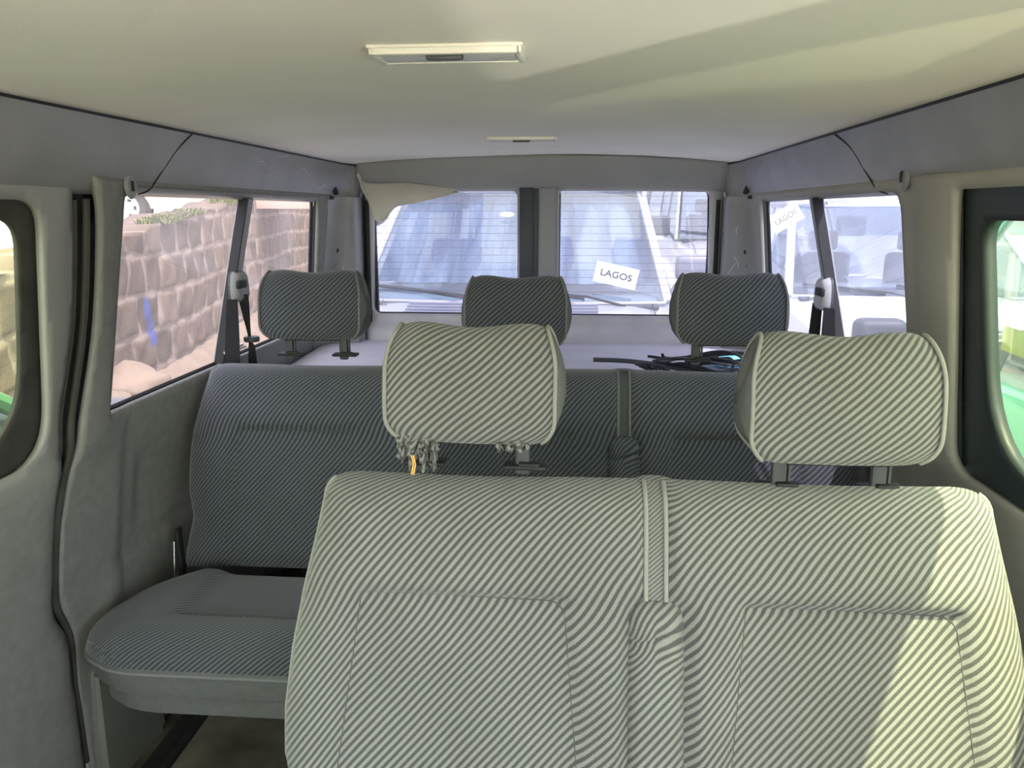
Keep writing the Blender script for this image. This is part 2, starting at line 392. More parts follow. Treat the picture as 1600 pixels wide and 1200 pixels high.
# ---- windows in the sides: glass, rubber line, divider post
def side_window(n, sgn, poly, ydiv, gm, slope=-.22):
    P = np.array(poly); big = [(P[:, 0].min()-.03, 1.31), (P[:, 0].max()+.02, 1.31), (P[:, 0].max()+.03, .82), (P[:, 0].min()-.04, .82)]
    bm = bmesh.new(); pts = [(sgn*(wx(p[1])+.022), p[0], p[1]) for p in poly]
    add_tube(bm, pts, .006, 6, closed=True)
    w = link_bm('window_%d' % n, bm, BLACK); tag(w, kind='structure')
    link_bm('window_glass', sheet_bm(big, [], .1, lambda y, z, d: (sgn*(wx(z)+.026), y, z)), gm, w)
    bm = bmesh.new()
    add_ribbon(bm, [(sgn*(wx(z)+.017), ydiv+(1.28-z)*slope, z) for z in (1.284, 1.2, 1.0, .84)], (0, 1, 0), .055, .020)
    link_bm('window_post', bm, TRIM, w, smooth=False)
    bm = bmesh.new(); add_ribbon(bm, [(sgn*(wx(z)+.010), ydiv+(1.28-z)*slope-.030, z) for z in (1.284, 1.2, 1.0, .84)], (0, 1, 0), .008, .024)
    link_bm('post_seal', bm, BLACK, w, smooth=False)
    bm = bmesh.new(); add_ribbon(bm, [(sgn*.752, poly[0][0]+.10 if False else y, 1.290) for y in (1.56, 1.8, 2.0)], (0, 0, 1), .006, .02)
    link_bm('top_channel', bm, BLACK, w, smooth=False)
    return w
side_window(1, -1, WIN_L, 2.075, WIN_GLASS)
side_window(2, 1, WIN_R, 2.10, WIN_GLASSR, -.33)
# right: large window with wide dark frame
bm = sheet_bm(rpoly([(.38, .80), (.38, 1.295), (1.305, 1.295), (1.33, .80)], .02), [rpoly([(.43, .86), (.43, 1.238), (1.247, 1.238), (1.235, .86)], [.08, .05, .045, .16])], .012,
              lambda y, z, d: (wx(z)+.016, y, z))
GFR = mat('dark_green_window_frame', (.022, .032, .032), .5, noise=.1, nscale=15, spec=.4)
w3 = link_bm('window_3', bm, GFR); solid(w3, .02); tag(w3, kind='structure')
link_bm('window_glass', sheet_bm([(.39, .81), (.39, 1.28), (1.29, 1.28), (1.31, .81)], [], .1, lambda y, z, d: (wx(z)+.03, y, z)), GREEN_GLASS, w3)
bm = bmesh.new(); add_tube(bm, [(wx(z)+.004, y, z) for y, z in [(1.305, 1.285), (1.315, 1.1), (1.325, .9), (1.325, .82)]], .007, 6)
link_bm('frame_seal', bm, BLACK, w3)

# ---- upper side trims (headers) sweeping round the rear corners
hp = [(.775, 1.280), (.752, 1.281), (.736, 1.291), (.722, 1.310), (.708, 1.335), (.697, 1.370), (.689, 1.400), (.684, 1.413), (.70, 1.425)]
def header(name, sgn, mm):
    bm = bmesh.new(); rows = []
    path = [(y, 0.0) for y in np.arange(-.9, 2.70, .06)]
    for k in range(0, 13):
        a = math.pi/2*k/12; path.append((2.72+.13*math.sin(a), a))
    path.append((2.86, math.pi/2)); path.append((2.94, math.pi/2))
    for y, a in path:
        row = []
        for x, z in hp:
            if a == 0: px = x; py = y
            else:
                cx = .555; rad = x-cx                    # corner turning about a vertical axis at x=.555+
                if y > 2.851: px = cx+ .0 + (x-.684)*.0 + .105; px = .665+(x-.684)*.35; py = y
                else:
                    px = .665+(x-.684)*.35 + (x-(.665+(x-.684)*.35))*math.cos(a)**.8; py = 2.70+(.13)*math.sin(a) + (x-.684)*.6*math.sin(a)
            row.append(bm.verts.new((sgn*px, py, z)))
        rows.append(row)
    for A, B in zip(rows, rows[1:]):
        for k in range(len(hp)-1): bm.faces.new((A[k], A[k+1], B[k+1], B[k]))
    bmesh.ops.recalc_face_normals(bm, faces=bm.faces)
    o = link_bm(name, bm, mm, split=60); tag(o, kind='structure'); return o
hL = header('trim_4', -1, SCUFF); hR = header('trim_5', 1, SCUFF)
for h, s in ((hL, -1), (hR, 1)):
    # joint between front and rear trim mouldings, screw holes, coat hook
    bm = bmesh.new()
    js = catmull([(s*.6835, 1.66, 1.412), (s*.696, 1.61, 1.375), (s*.711, 1.57, 1.33), (s*.731, 1.55, 1.293), (s*.748, 1.535, 1.283)] if s < 0 else
                 [(s*.6835, 1.77, 1.412), (s*.696, 1.69, 1.375), (s*.711, 1.645, 1.33), (s*.731, 1.625, 1.293), (s*.748, 1.61, 1.283)], 5)
    add_tube(bm, js, .0016, 5); link_bm('panel_joint', bm, BLACK, h)
    bm = bmesh.new(); add_lathe(bm, [(.004, 0), (.017, .001), (.020, .006), (.015, .012), (.006, .013)], (0, 0, 0), 'X', 20)
    for v in bm.verts: v.co.x *= -s*.8; v.co.z *= 1.4 if s > 0 else 1.25; v.co += Vector((s*.726, 1.465 if s < 0 else 1.47, 1.297 if s < 0 else 1.31))
    link_bm('trim_plug' if s > 0 else 'coat_hook', bm, SCUFF, h)
    bm = bmesh.new(); add_box(bm, (s*.718, 1.462 if s < 0 else 1.47, 1.297 if s < 0 else 1.31), (.012, .007, .02), .002); link_bm('slot', bm, BLACK, h)
    bm = bmesh.new(); add_box(bm, (s*.712, 2.735, 1.322), (.016, .022, .034), .005, rot=Matrix.Rotation(.35*s, 4, 'Y'))
    add_box(bm, (s*.722, 2.728, 1.296), (.012, .02, .012), .003)
    link_bm('hook_socket', bm, BLACK, h)
    # pale scratches in the plastic
    SCR = mat('pale_scratch', (.62, .62, .64), .5)
    bm = bmesh.new()
    random.seed(3 if s < 0 else 5)
    for k in range(9):
        y0 = random.uniform(2.0, 2.65); i = random.uniform(1.5, 6.2); yl = random.uniform(.03, .14)
        pts = []
        for q in range(6):
            ii = i+(.25*math.sin(q*1.1+k)); ii = min(max(ii, .5), 7.2); a = int(ii); t = ii-a
            pts.append((s*(hp[a][0]*(1-t)+hp[a+1][0]*t-.0004), y0+yl*q/5, hp[a][1]*(1-t)+hp[a+1][1]*t))
        add_tube(bm, pts, .0006, 4)
    link_bm('scratch', bm, SCR, h)
# dark line along headliner edge
bm = bmesh.new()
for s in (-1, 1): add_tube(bm, [(s*.6845, y, 1.4135) for y in np.arange(-.9, 2.72, .2)]+[(s*.683, 2.75, 1.4135), (s*.677, 2.79, 1.413), (s*.668, 2.82, 1.412), (s*.662, 2.85, 1.409)], .0035, 6)
o = link_bm('trim_6', bm, BLACK); tag(o, kind='structure')

# ---- headliner
def lin_map(x, y, d):
    e = np.clip(1-(x/.70)**2, 0, 1)
    z = 1.412+.034*e**.8 + .0025*np.sin(x*5+y*2.2)*e + .002*np.sin(y*4.1+1)*e
    z = z - .0
    return x, y, z
o = link_bm('ceiling', sheet_bm([(-.70, -.95), (.70, -.95), (.70, 2.86), (-.70, 2.86)], [], .04, lin_map), LINER, split=0); solid(o, .02, 1); tag(o, kind='structure')
o.modifiers['thick'].offset = 1
# ---- rear header beam between ceiling and rear doors
bm = bmesh.new(); rows = []
bp_ = [(2.84, 0), (2.845, .012), (2.85, .03), (2.875, .07), (2.905, .105), (2.925, .118), (2.94, .122)]
for x in np.linspace(-.675, .675, 41):
    zt = 1.412+.034*max(0, 1-(x/.70)**2)**.8; zb = 1.322+.006*(1-(x/.67)**2)
    rows.append([bm.verts.new((x, y, zt+(zb-zt)*(t/.122))) for y, t in bp_])
for A, B in zip(rows, rows[1:]):
    for k in range(len(bp_)-1): bm.faces.new((A[k], A[k+1], B[k+1], B[k]))
o = link_bm('trim_7', bm, TRIM, split=0); solid(o, .01, 0); tag(o, kind='structure')

# ---- D pillars
def dpillar(name, s):
    bm = bmesh.new(); rows = []
    for z in np.linspace(0, 1.30, 27):
        X = wx(z); lean = .66+(.80-.74)*(1.3-z)/.45*.0
        xi = .668+.012*(1.3-z)
        plan = [(X+.022, 2.64+(1.28-z)*.14), (X+.005, 2.66+(1.28-z)*.12), (X-.002, 2.70+(1.28-z)*.05), (X-.012, 2.765), (X-.03, 2.795), (X-.06, 2.80), (xi+.008, 2.81), (xi, 2.82), (xi-.002, 2.84), (xi, 2.90), (xi+.003, 2.95)]
        rows.append([bm.verts.new((s*x, y, z)) for x, y in plan])
    for A, B in zip(rows, rows[1:]):
        for k in range(len(A)-1): bm.faces.new((A[k], A[k+1], B[k+1], B[k]))
    bmesh.ops.recalc_face_normals(bm, faces=bm.faces)
    o = link_bm(name, bm, SCUFF, split=50); tag(o, kind='structure')
    bm = bmesh.new()
    for (dx, z) in ((.0, 1.11), (.012, 1.06)):
        add_lathe(bm, [(.002, -.004), (.008, -.003), (.008, 0)], (s*(.735+dx), 2.797, z), 'Y', 14)
    link_bm('screw_hole', bm, BLACK, o)
    bm = bmesh.new(); random.seed(11+s)
    for k in range(7):
        x0 = random.uniform(.69, .76); z0 = random.uniform(.95, 1.27)
        add_tube(bm, [(s*(x0+.012*math.sin(q*.8+k)), 2.7985-(x0>.75)*.002, z0-.012*q) for q in range(4)], .0007, 4)
    link_bm('scratch', bm, SCR, o)
dpillar('trim_8', -1); dpillar('trim_9', 1)
# seal gap around the rear doors
bm = bmesh.new()
for s in (-1, 1): add_box(bm, (s*.672, 2.955, .68), (.09, .02, 1.32))
add_box(bm, (0, 2.965, 1.385), (1.36, .02, .09))
for s in (-1, 1): add_tube(bm, [(s*.662, 2.925, .1), (s*.656, 2.925, .9), (s*.652, 2.925, 1.29)], .009, 8)
o = link_bm('trim_10', bm, BLACK, smooth=False); tag(o, kind='structure')

# ---- rear doors
def rear_door(n, x0, x1, gx0, gx1, mirror):
    hole = rpoly([(gx0, .862), (gx1, .862), (gx1-(.02 if gx1 > .5 else 0), 1.328), (gx0+(.018 if gx0 < -.5 else 0), 1.328)], [.03 if gx0 < -.5 else .02, .03, .03, .012])
    def mp(x, z, d):
        y = 2.945-.018*np.clip(d/.03, 0, 1)+ .0*x
        y = y - .05/(1+np.exp(-(.815-z)/.007))
        return x, y, z
    D = link_bm('door_%d' % n, sheet_bm([(x0, .02), (x1, .02), (x1, 1.34), (x0, 1.34)], [hole], .012, mp), mat('door_frame_grey_%d' % n, (.43, .42, .43), .5, noise=.08, nscale=12, spec=.4))
    solid(D, .02, 0); tag(D, kind='structure')
    link_bm('window_glass', sheet_bm([(gx0-.015, .85), (gx1+.015, .85), (gx1+.01, 1.335), (gx0-.01, 1.335)], [], .2, lambda x, z, d: (x, 2.972+.0*x, z)), REAR_GLASS, D)
    bm = bmesh.new(); add_tube(bm, [(p[0], 2.948, p[1]) for p in hole], .0045, 6, closed=True); link_bm('window_seal', bm, BLACK, D)
    bm = bmesh.new()
    for k in range(14):
        z = 1.305-k*.0275
        add_box(bm, ((gx0+gx1)/2, 2.969, z), (gx1-gx0-.02, .0008, .0010))
    link_bm('heating_wires', bm, mat('heating_wire_%d' % n, (.26, .26, .33), .6), D, smooth=False)
    return D
d2 = rear_door(2, -.655, -.026, -.645, -.078, False)
d3 = rear_door(3, .010, .668, .076, .640, True)
bm = bmesh.new(); add_box(bm, (-.046, 2.925, 1.09), (.054, .03, .50), .006); add_box(bm, (-.012, 2.935, 1.09), (.03, .04, .50), .004)
link_bm('centre_seal', bm, mat('blue_black_rubber', (.03, .038, .05), .5), d2)
bm = bmesh.new(); add_box(bm, (.034, 2.92, 1.08), (.072, .03, .52), .012, 4); link_bm('closing_strip', bm, mat('mid_grey_strip', (.24, .245, .25), .5), d3)
# etched maker's mark low in the left rear window
bm = bmesh.new()
for k, (dx, hgt) in enumerate([(-.012, .010), (-.004, .016), (.004, .016), (.012, .010)]):
    add_ribbon(bm, [(-.612+dx, 2.966, .889), (-.612+dx*1.3, 2.966, .889+hgt)], (1, 0, 0), .002, .001)
add_ribbon(bm, [(-.626, 2.966, .890), (-.598, 2.966, .890)], (0, 0, 1), .002, .001)
add_box(bm, (-.612, 2.966, .911), (.002, .001, .008))
link_bm('etched_mark', bm, mat('etched_grey', (.35, .33, .38), .8), d2, smooth=False)
# ---- floor and cargo floor
o = link_bm('floor', sheet_bm([(-.90, -1.1), (.90, -1.1), (.90, 2.98), (-.90, 2.98)], [], .1, lambda x, y, d: (x, y, 0*x)), FLOORM); solid(o, .03, 0); tag(o, kind='structure')
o.modifiers['thick'].offset = -1
bm = bmesh.new(); add_box(bm, (-.80, 1.2, .006), (.062, 1.9, .012), .003); add_box(bm, (-.80, 1.2, .013), (.018, 1.9, .006), .001)
o = link_bm('seat_rail', bm, RAILM); tag(o, 'long black metal seat rail on the dirty floor along the left side', 'seat rail')
bm = bmesh.new(); add_prism(bm, [(2.02, .74), (2.88, .765), (2.88, .735), (2.02, .71)], -.80, .80, 'X')
o = link_bm('trim_11', bm, mat('lilac_grey_shelf_cloth', (.50, .485, .53), .85, noise=.08, nscale=8, bump=.2)); tag(o, kind='structure')
# left step / wheel-arch plastic behind the door
bm = bmesh.new()
add_prism(bm, rpoly([(ybR+.01, .0), (1.60, .0), (1.58, .14), (1.47, .27), (ybR+.03, .30)], [.0, .02, .05, .06, .02]), -.90, -.855, 'X')
bmesh.ops.bevel(bm, geom=[e for e in bm.edges if all(abs(v.co.x+.855) < 1e-4 for v in e.verts)], offset=.012, segments=3, affect='EDGES')
o = link_bm('trim_12', bm, mat('grey_green_step_trim', (.15, .155, .14), .6, noise=.1, nscale=10)); tag(o, kind='structure')
# front of the cabin: scuttle, dashboard, windscreen frame (closes the shell behind the camera)
bm = bmesh.new(); add_prism(bm, rpoly([(-1.25, .0), (-.9, 0), (-.72, .62), (-.85, .80), (-1.45, .82), (-1.45, 0)], [.01, .05, .08, .08, .05, .01]), -.88, .88, 'X')
o = link_bm('wall_front', bm, mat('pale_dashboard_plastic', (.58, .58, .55), .7)); tag(o, kind='structure')
bm = bmesh.new()
for s in (-1, 1): add_tube(bm, [(s*.80, -1.42, .78), (s*.74, -1.12, 1.15), (s*.70, -.90, 1.40)], .035, 8)
add_box(bm, (0, -.92, 1.425), (1.4, .08, .05), .02)
o = link_bm('trim_13', bm, TRIM); tag(o, kind='structure')
bm = bmesh.new(); vs = [bm.verts.new(p) for p in ((-.80, -1.42, .80), (.80, -1.42, .80), (.70, -.92, 1.41), (-.70, -.92, 1.41))]; bm.faces.new(vs)
o = link_bm('window_4', bm, FRONT_GLASS, smooth=False); tag(o, kind='structure')

# ------------------------------------------------------------------ seats
def sroot(t): t = np.clip(t, 0, 1); return np.sqrt(np.clip(1-(1-t)**2, 0, 1))
SIL = [(.40, .012), (.43, .006), (.47, .012), (.52, .020), (.58, .004), (.66, .0), (.72, .004), (.80, .022), (.86, .040), (.90, .052)]
SILN = [(.40, .04), (.44, .026), (.50, .004), (.56, .0), (.64, .006), (.72, .018), (.80, .034), (.86, .044), (.90, .048)]
def make_bench(name, x0, x1, seats, strip, ybase, cloth, panels, ztop=.903, torn=False, sil=SIL):
    root = empty(name, (0, ybase, 0))
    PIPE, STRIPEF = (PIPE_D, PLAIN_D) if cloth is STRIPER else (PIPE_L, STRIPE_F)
    tilt = .34
    def yf(z): return (z-.43)*tilt
    zs = np.linspace(.405, ztop-.0, 26)
    sl_ = lambda z: float(np.interp(z, [a for a, _ in sil], [b for _, b in sil]))
    # outline in (x, z)
    cor = .05
    L = [(x0+sl_(z), z) for z in zs if z < ztop-cor]; R = [(x1-sl_(z), z) for z in zs[::-1] if z < ztop-cor]
    def arc(cx, sx):
        pts = []
        for k in range(9):
            a = math.pi/2*k/8; pts.append((cx+sx*(cor*(math.cos(a))), ztop-cor+cor*math.sin(a)*1.0))
        return pts
    xl = x0+sl_(ztop-cor)+cor; xr = x1-sl_(ztop-cor)-cor
    top = []
    n = 30
    for k in range(1, n):
        x = xl+(xr-xl)*k/n
        dip = 0
        for sx in seats: dip = max(dip, math.exp(-((x-sx)/.12)**2))
        top.append((x, ztop-.006*dip))
    out = L+arc(xl, -1)+top+arc(xr, 1)[::-1]+R
    out = [(out[0][0]+.02, .40)]+out+[(out[-1][0]-.02, .40)] if False else out
    def drop(x, z):
        xlz = x0+np.interp(z, [a for a, _ in sil], [b for _, b in sil]); xrz = x1-np.interp(z, [a for a, _ in sil], [b for _, b in sil])
        return xlz, xrz
    def topdrop(z): return .016*np.clip((z-(ztop-.05))/.05, 0, 1)**2
    def bulge(x, z, d):
        b = .052*sroot(d/.075)
        # centre panels are set back a little, sewn round with a crease
        for (pa, pb, ptop) in panels:
            flare = .03*(ptop-z)/.3
            pl_, pr_ = pa-flare, pb+flare
            f = lambda a, s_: 1/(1+np.exp(-np.clip(a/s_, -30, 30)))
            ins = f(x-pl_, .006)*f(pr_-x, .006)*f(ptop-z, .004)
            b = b - .010*ins
            sm = (np.exp(-((z-ptop)/.006)**2)*f(x-pl_+.004, .003)*f(pr_-x+.004, .003))
            sm2 = (np.exp(-((x-pl_)/.006)**2)+np.exp(-((x-pr_)/.006)**2))*f(ptop-z, .004)
            b = b - .009*sm - .002*sm2
            b = b + .010*np.exp(-((z-(ptop+.035))/.03)**2)*f(x-pl_+.03, .02)*f(pr_-x+.03, .02)
            # bolsters beside the panel
            b = b + .003*(np.exp(-((x-(pl_-.04))/.03)**2)+np.exp(-((x-(pr_+.035))/.028)**2))*f(ptop+.03-z, .03)
        # trough for the strip and the folded armrest
        g = np.exp(-((x-strip)/.022)**4)
        b = b - .016*g*(1/(1+np.exp(-(z-.735)/.006)))
        g2 = np.exp(-((x-(strip+.002))/.046)**6)
        b = b - .022*g2*(1/(1+np.exp(-(.735-z)/.006)))
        return b
    def mp(x, z, d):
        b = bulge(x, z, d)
        return x, yf(z)+.052-b, z-topdrop(z)
    def uvf(x, z, d):
        b = .052*sroot(d/.075); dr = .052-b
        xm = (x0+x1)/2
        near_side = np.clip(1-(np.minimum(x-x0, x1-x)-.03)/.06, 0, 1)
        near_top = np.clip(1-(ztop-z)/.07, 0, 1)
        w = near_side/np.maximum(near_side+near_top, 1e-3)
        w = np.where(near_side+near_top < 1e-3, 0, w)
        sh = 0*x
        for (pa, pb, ptop) in panels:
            fz = 1/(1+np.exp(-np.clip((ptop-z)/.02, -30, 30)))
            sh = sh - .20*np.clip(x-(pa-.03*(ptop-z)/.3), -.11, 0)*-1*fz - .16*np.clip(x-(pb+.03*(ptop-z)/.3), 0, .11)*fz
        return sh+x+np.sign(x-xm)*np.clip(dr, 0, .052)*w*.35, z+np.clip(dr, 0, .052)*(near_top > 0)*(1-w)
    bm = sheet_bm(out, [], .0065, mp, uvf, back=lambda c: (c.x, c.y+.085, .405+(c.z-.405)*.93))
    bk = link_bm('backrest', bm, [cloth, PLAINC], root, split=50)
    # piping round the edge of the front cover
    for side in (0, 1):
        pp = [(x, yf(z)+.050, z-topdrop(z)) for x, z in out if (x < (x0+x1)/2) == (side == 0) and z < ztop-.010]
        bm = bmesh.new(); add_tube(bm, pp, .0030, 8)
        link_bm('piping', bm, PIPE, bk)
    for (pa, pb, ptop) in panels:
        fl = lambda z: .03*(ptop-z)/.3
        pl = rpoly([(pa-fl(.42), .42), (pa, ptop), (pb, ptop-.004), (pb+fl(.42), .42)], [0, .008, .02, 0], 6)
        Pn = []
        for (xa, za), (xb, zb) in zip(pl[:-1], pl[1:]):
            for q in range(10): Pn.append((xa+(xb-xa)*q/10, za+(zb-za)*q/10))
        ax, az = np.array([q[0] for q in Pn]), np.array([q[1] for q in Pn]); dd, _, _ = nearest(out, ax, az)
        yy_ = yf(az)+.052-bulge(ax, az, dd)
        bm = bmesh.new(); add_tube(bm, list(zip(ax, yy_+.0002, az)), .0010, 5); link_bm('panel_seam', bm, SEAM, bk)
    # strip between the seats with two pale edgings
    bm = bmesh.new(); uvl = bm.loops.layers.uv.new('UVMap')
    zz = np.linspace(.735, ztop-.005, 14)
    def ysurf(z): 
        d = max(0., ztop-z); return yf(z)+.052-(.052*float(sroot(d/.075))-.013)
    def rowpts(x): return [(x+.004*(z-.73)*-1, ysurf(z), z-topdrop(z)+.001) for z in zz]
    A = rowpts(strip-.012); B = rowpts(strip+.012)
    va = [bm.verts.new(p) for p in A]; vb = [bm.verts.new(p) for p in B]
    for k in range(len(zz)-1):
        f = bm.faces.new((va[k], vb[k], vb[k+1], va[k+1]))
        for l, uvp in zip(f.loops, ((0, zz[k]), (.024, zz[k]), (.024, zz[k+1]), (0, zz[k+1]))): l[uvl].uv = uvp
    link_bm('centre_strip', bm, STRIPEF, root)
    for sx in (-1, 1):
        bm = bmesh.new(); add_tube(bm, [(strip+sx*.0135-.004*(z-.73), ysurf(z)-.002, z-topdrop(z)+.001) for z in zz], .0034, 8)
        link_bm('strip_edging', bm, PIPE, root)
    # folded armrest
    ar = rpoly([(strip-.040, .405), (strip+.042, .405), (strip+.040, .738), (strip-.038, .738)], [.01, .01, .03, .03])
    def am(x, z, d):
        b = .030*sroot(d/.028) - .007*np.exp(-((z-(.692-.25*(x-strip)**2*40*.3+.006*np.sin((x-strip)*60)))/.0045)**2)
        return x, yf(z)+.028-b, z
    def auv(x, z, d):
        return x, z + .6*np.abs(x-strip)*np.exp(-((z-.69)/.03)**2) + .5*(.03-.03*sroot(d/.028))
    am_o = link_bm('armrest', sheet_bm(ar, [], .0045, am, auv, back=lambda c: (c.x, c.y+.04, c.z)), [cloth, PLAINC], root, split=50)
    bm = bmesh.new(); add_tube(bm, [(x, yf(z)+.026, z) for x, z in ar], .0022, 6, closed=True); link_bm('piping', bm, PLAINC, am_o)
    # cushion
    fy = -.395
    co = rpoly([(x0+.09, -.015), (x0+.0, -.11), (x0-.035, -.26), (x0-.01, -.345), (x0+.09, fy), ((x0+x1)/2, fy+.006), (x1-.09, fy), (x1+.01, -.345), (x1+.035, -.26), (x1, -.11), (x1-.09, -.015)], [.02, .08, .07, .05, .06, .2, .06, .05, .07, .08, .02], 6)
    if len(seats) == 3: co = [(x, y) if y > fy+.02 else (x, y-.003*math.cos((x-x0)*2*math.pi/.5)) for x, y in co]
    def cm(x, y, d):
        z = .400+.055*sroot(d/.085) + .008*np.clip((-y)/.40, 0, 1)
        for sx in seats:
            f = lambda a, s_: 1/(1+np.exp(-np.clip(a/s_, -30, 30)))
            ins = f(x-(sx-.165), .008)*f(sx+.165-x, .008)*f(y-(fy+.13), .008)
            z = z-.014*ins
            z = z-.006*np.exp(-((y-(fy+.13))/.007)**2)*f(x-(sx-.165), .006)*f(sx+.165-x, .006)
        return x, y, z
    def cuv(x, y, d):
        dr = .055-.055*sroot(d/.085)
        return x, (y-fy)-dr*.9*(y < fy+.13)
    cush = link_bm('seat_cushion', sheet_bm(co, [], .0075, cm, cuv, back=lambda c: (c.x*.985+(x0+x1)/2*.015, c.y*.96-.004, .345)), [cloth, PLAINC], root, split=50)
    bm = bmesh.new(); add_tube(bm, [(x, y, .398) for x, y in co], .004, 8, closed=True); link_bm('piping', bm, PIPE, cush)
    # skirt, frame and legs
    bm = bmesh.new(); sk_ = [(x*.97+(x0+x1)/2*.03, y*.93-.004) for x, y in co]
    add_prism(bm, sk_, .300, .350, 'Z'); link_bm('base_skirt', bm, PLAINC, root, smooth=False)
    for sx in (x0+.44, x1-.44):
        for yy in (-.20, -.06):
            bm = bmesh.new(); add_box(bm, (sx, yy, .155), (.035, .05, .29), .006); add_box(bm, (sx, yy, .016), (.06, .10, .012), .003)
            link_bm('leg', bm, BLACK, root)
    for sx in (x0+.012, x1-.012):
        bm = bmesh.new(); add_box(bm, (sx, .012, .45), (.010, .022, .13), .003); link_bm('recliner_bracket', bm, BLACK, root)
        bm = bmesh.new(); add_tube(bm, [(sx+.002, -.03, .40), (sx-.001, -.01, .49)], .0014, 6); link_bm('recliner_cable', bm, CHROME, root)
        s2 = -1 if sx < (x0+x1)/2 else 1
        bm = bmesh.new(); add_prism(bm, rpoly([(-.268, .335), (-.222, .325), (-.228, .275), (-.245, .27)], .006), sx+s2*.006, sx+s2*.018, 'X'); link_bm('hinge_cover', bm, BLACK, root)
    return root, yf
HP = [(-.040, .000), (-.048, .010), (-.051, .030), (-.050, .060), (-.044, .095), (-.034, .128), (-.020, .148), (-.002, .157), (.014, .153), (.026, .136), (.036, .105), (.043, .070), (.047, .035), (.045, .012), (.036, .001), (.015, -.002), (-.015, -.002)]
def make_headrest(root, cx, y, z, cloth, post_x=(-.07, .067), hw=.124, rz=0, torn=False, rx=0):
    prof = catmull([Vector((a, b)) for a, b in HP]+[Vector(HP[0])], 4)[:-1]
    n = len(prof); nb = 44
    per = [0]
    for i in range(n): per.append(per[-1]+(prof[(i+1) % n]-prof[i]).length)
    hr = empty('headrest', (cx, y, z), rz, root); hr.rotation_euler = (rx, 0, rz)
    bm = bmesh.new(); uvl = bm.loops.layers.uv.new('UVMap'); rings = []
    cz, cy = .075, 0.0
    def hwz(zz): return hw*(1-.22*max(0, (zz-.10)/.057)**2*.55-.5*max(0, (.035-zz)/.035)**2*.30)
    for j in range(nb+1):
        s = -1+2*j/nb; ring = []
        e = 1-.055*abs(s)**10
        for i, p in enumerate(prof):
            yy = cy+(p.x-cy)*e; zz = cz+(p.y-cz)*e
            lobe = .006*(1-math.cos(abs(s)*math.pi*1.35))*.5*max(0, (p.y-.05)/.10)
            ring.append(bm.verts.new((s*hwz(p.y), yy-.002*math.cos(s*math.pi), zz+lobe-.0)))
        rings.append(ring)
    base = per[3]
    for j in range(nb):
        for i in range(n):
            k = (i+1) % n
            f = bm.faces.new((rings[j][i], rings[j+1][i], rings[j+1][k], rings[j][k]))
            us = [(-1+2*j/nb)*hw, (-1+2*(j+1)/nb)*hw]
            pv = [per[i], per[i+1]]
            for l, (a, b) in zip(f.loops, ((us[0], pv[0]), (us[1], pv[0]), (us[1], pv[1]), (us[0], pv[1]))):
                sq = .012*(abs(a)/hw)**8*(1 if a > 0 else -1)
                l[uvl].uv = (a+sq, b)
    bmesh.ops.recalc_face_normals(bm, faces=bm.faces)
    link_bm('cushion', bm, cloth, hr, split=0)
    for sx, R in ((-1, 0), (1, nb)):
        bm = bmesh.new(); prev = None
        for q, (sc, xo) in enumerate(((1, 0), (.97, .003), (.8, .008), (.5, .012), (.2, .0135))):
            ring = [bm.verts.new((sx*(hwz(p.y)*(.0+1)+xo), cy+(p.x-cy)*.945*sc, cz+(p.y-cz)*.945*sc+.006*max(0, (p.y-.05)/.10)*sc)) for p in prof]
            if prev:
                for i in range(n): bm.faces.new((prev[i], prev[(i+1) % n], ring[(i+1) % n], ring[i]))
            prev = ring
        bm.faces.new(prev); bmesh.ops.recalc_face_normals(bm, faces=bm.faces)
        link_bm('side_panel', bm, PLAINC, hr, split=0)
        bm = bmesh.new(); add_tube(bm, [(sx*(hwz(p.y)+.001), cy+(p.x-cy)*.955, cz+(p.y-cz)*.955+.006*max(0, (p.y-.05)/.10)) for p in prof], .0029, 7, closed=True)
        link_bm('piping', bm, PIPE_D if cloth is STRIPERH else PIPE_L, hr)
    for px in post_x:
        bm = bmesh.new(); add_box(bm, (px, .0, -.018), (.021, .013, .075), .004); 
        if not torn: add_box(bm, (px+.014, .0, -.012), (.004, .010, .055), .001)
        link_bm('post', bm, DARKT, hr)
        bm = bmesh.new(); add_box(bm, (px+.004, .0, -.043), (.062, .030, .007), .003); add_box(bm, (px+.010, -.010, -.038), (.03, .012, .006), .002)
        link_bm('post_guide', bm, BLACK, hr)
    bm = bmesh.new(); add_box(bm, ((post_x[0]+post_x[1])/2, -.012, -.001), (post_x[1]-post_x[0], .045, .006), .002); link_bm('base_plate', bm, BLACK, hr)
    return hr
near, yfn = make_bench('bench_seat', -.262, .752, [0.0, .485], .254, .845, STRIPE, [(-.150, .130, .735), (.372, .640, .735)], ztop=.893, sil=SILN)
tag(near, 'nearer two-seat bench in pale striped grey cloth with sunlight across its right side', 'bench seat')
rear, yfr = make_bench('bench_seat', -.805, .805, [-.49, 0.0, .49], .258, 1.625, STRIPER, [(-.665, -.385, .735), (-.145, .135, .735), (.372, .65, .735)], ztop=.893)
tag(rear, 'rearmost three-seat bench in striped cloth, darkened as in shade, in front of the rear doors', 'bench seat')
bm = bmesh.new(); w1 = Vector(at(276, 1098, Y=1.27)); w2 = Vector(at(284, 1126, Y=1.29)); add_tube(bm, [w1, (w1+w2)/2+Vector((-.006, 0, 0)), w2], .0008, 5)
o = link_bm('loose_wire', bm, CHROME, rear); o.location = (0, -1.625, 0)
bm = bmesh.new(); add_tube(bm, [at(299, 1097, Y=1.26), at(279, 1113, Y=1.27)], .0012, 5)
o = link_bm('steel_pin', bm, CHROME, rear); o.location = (0, -1.625, 0)
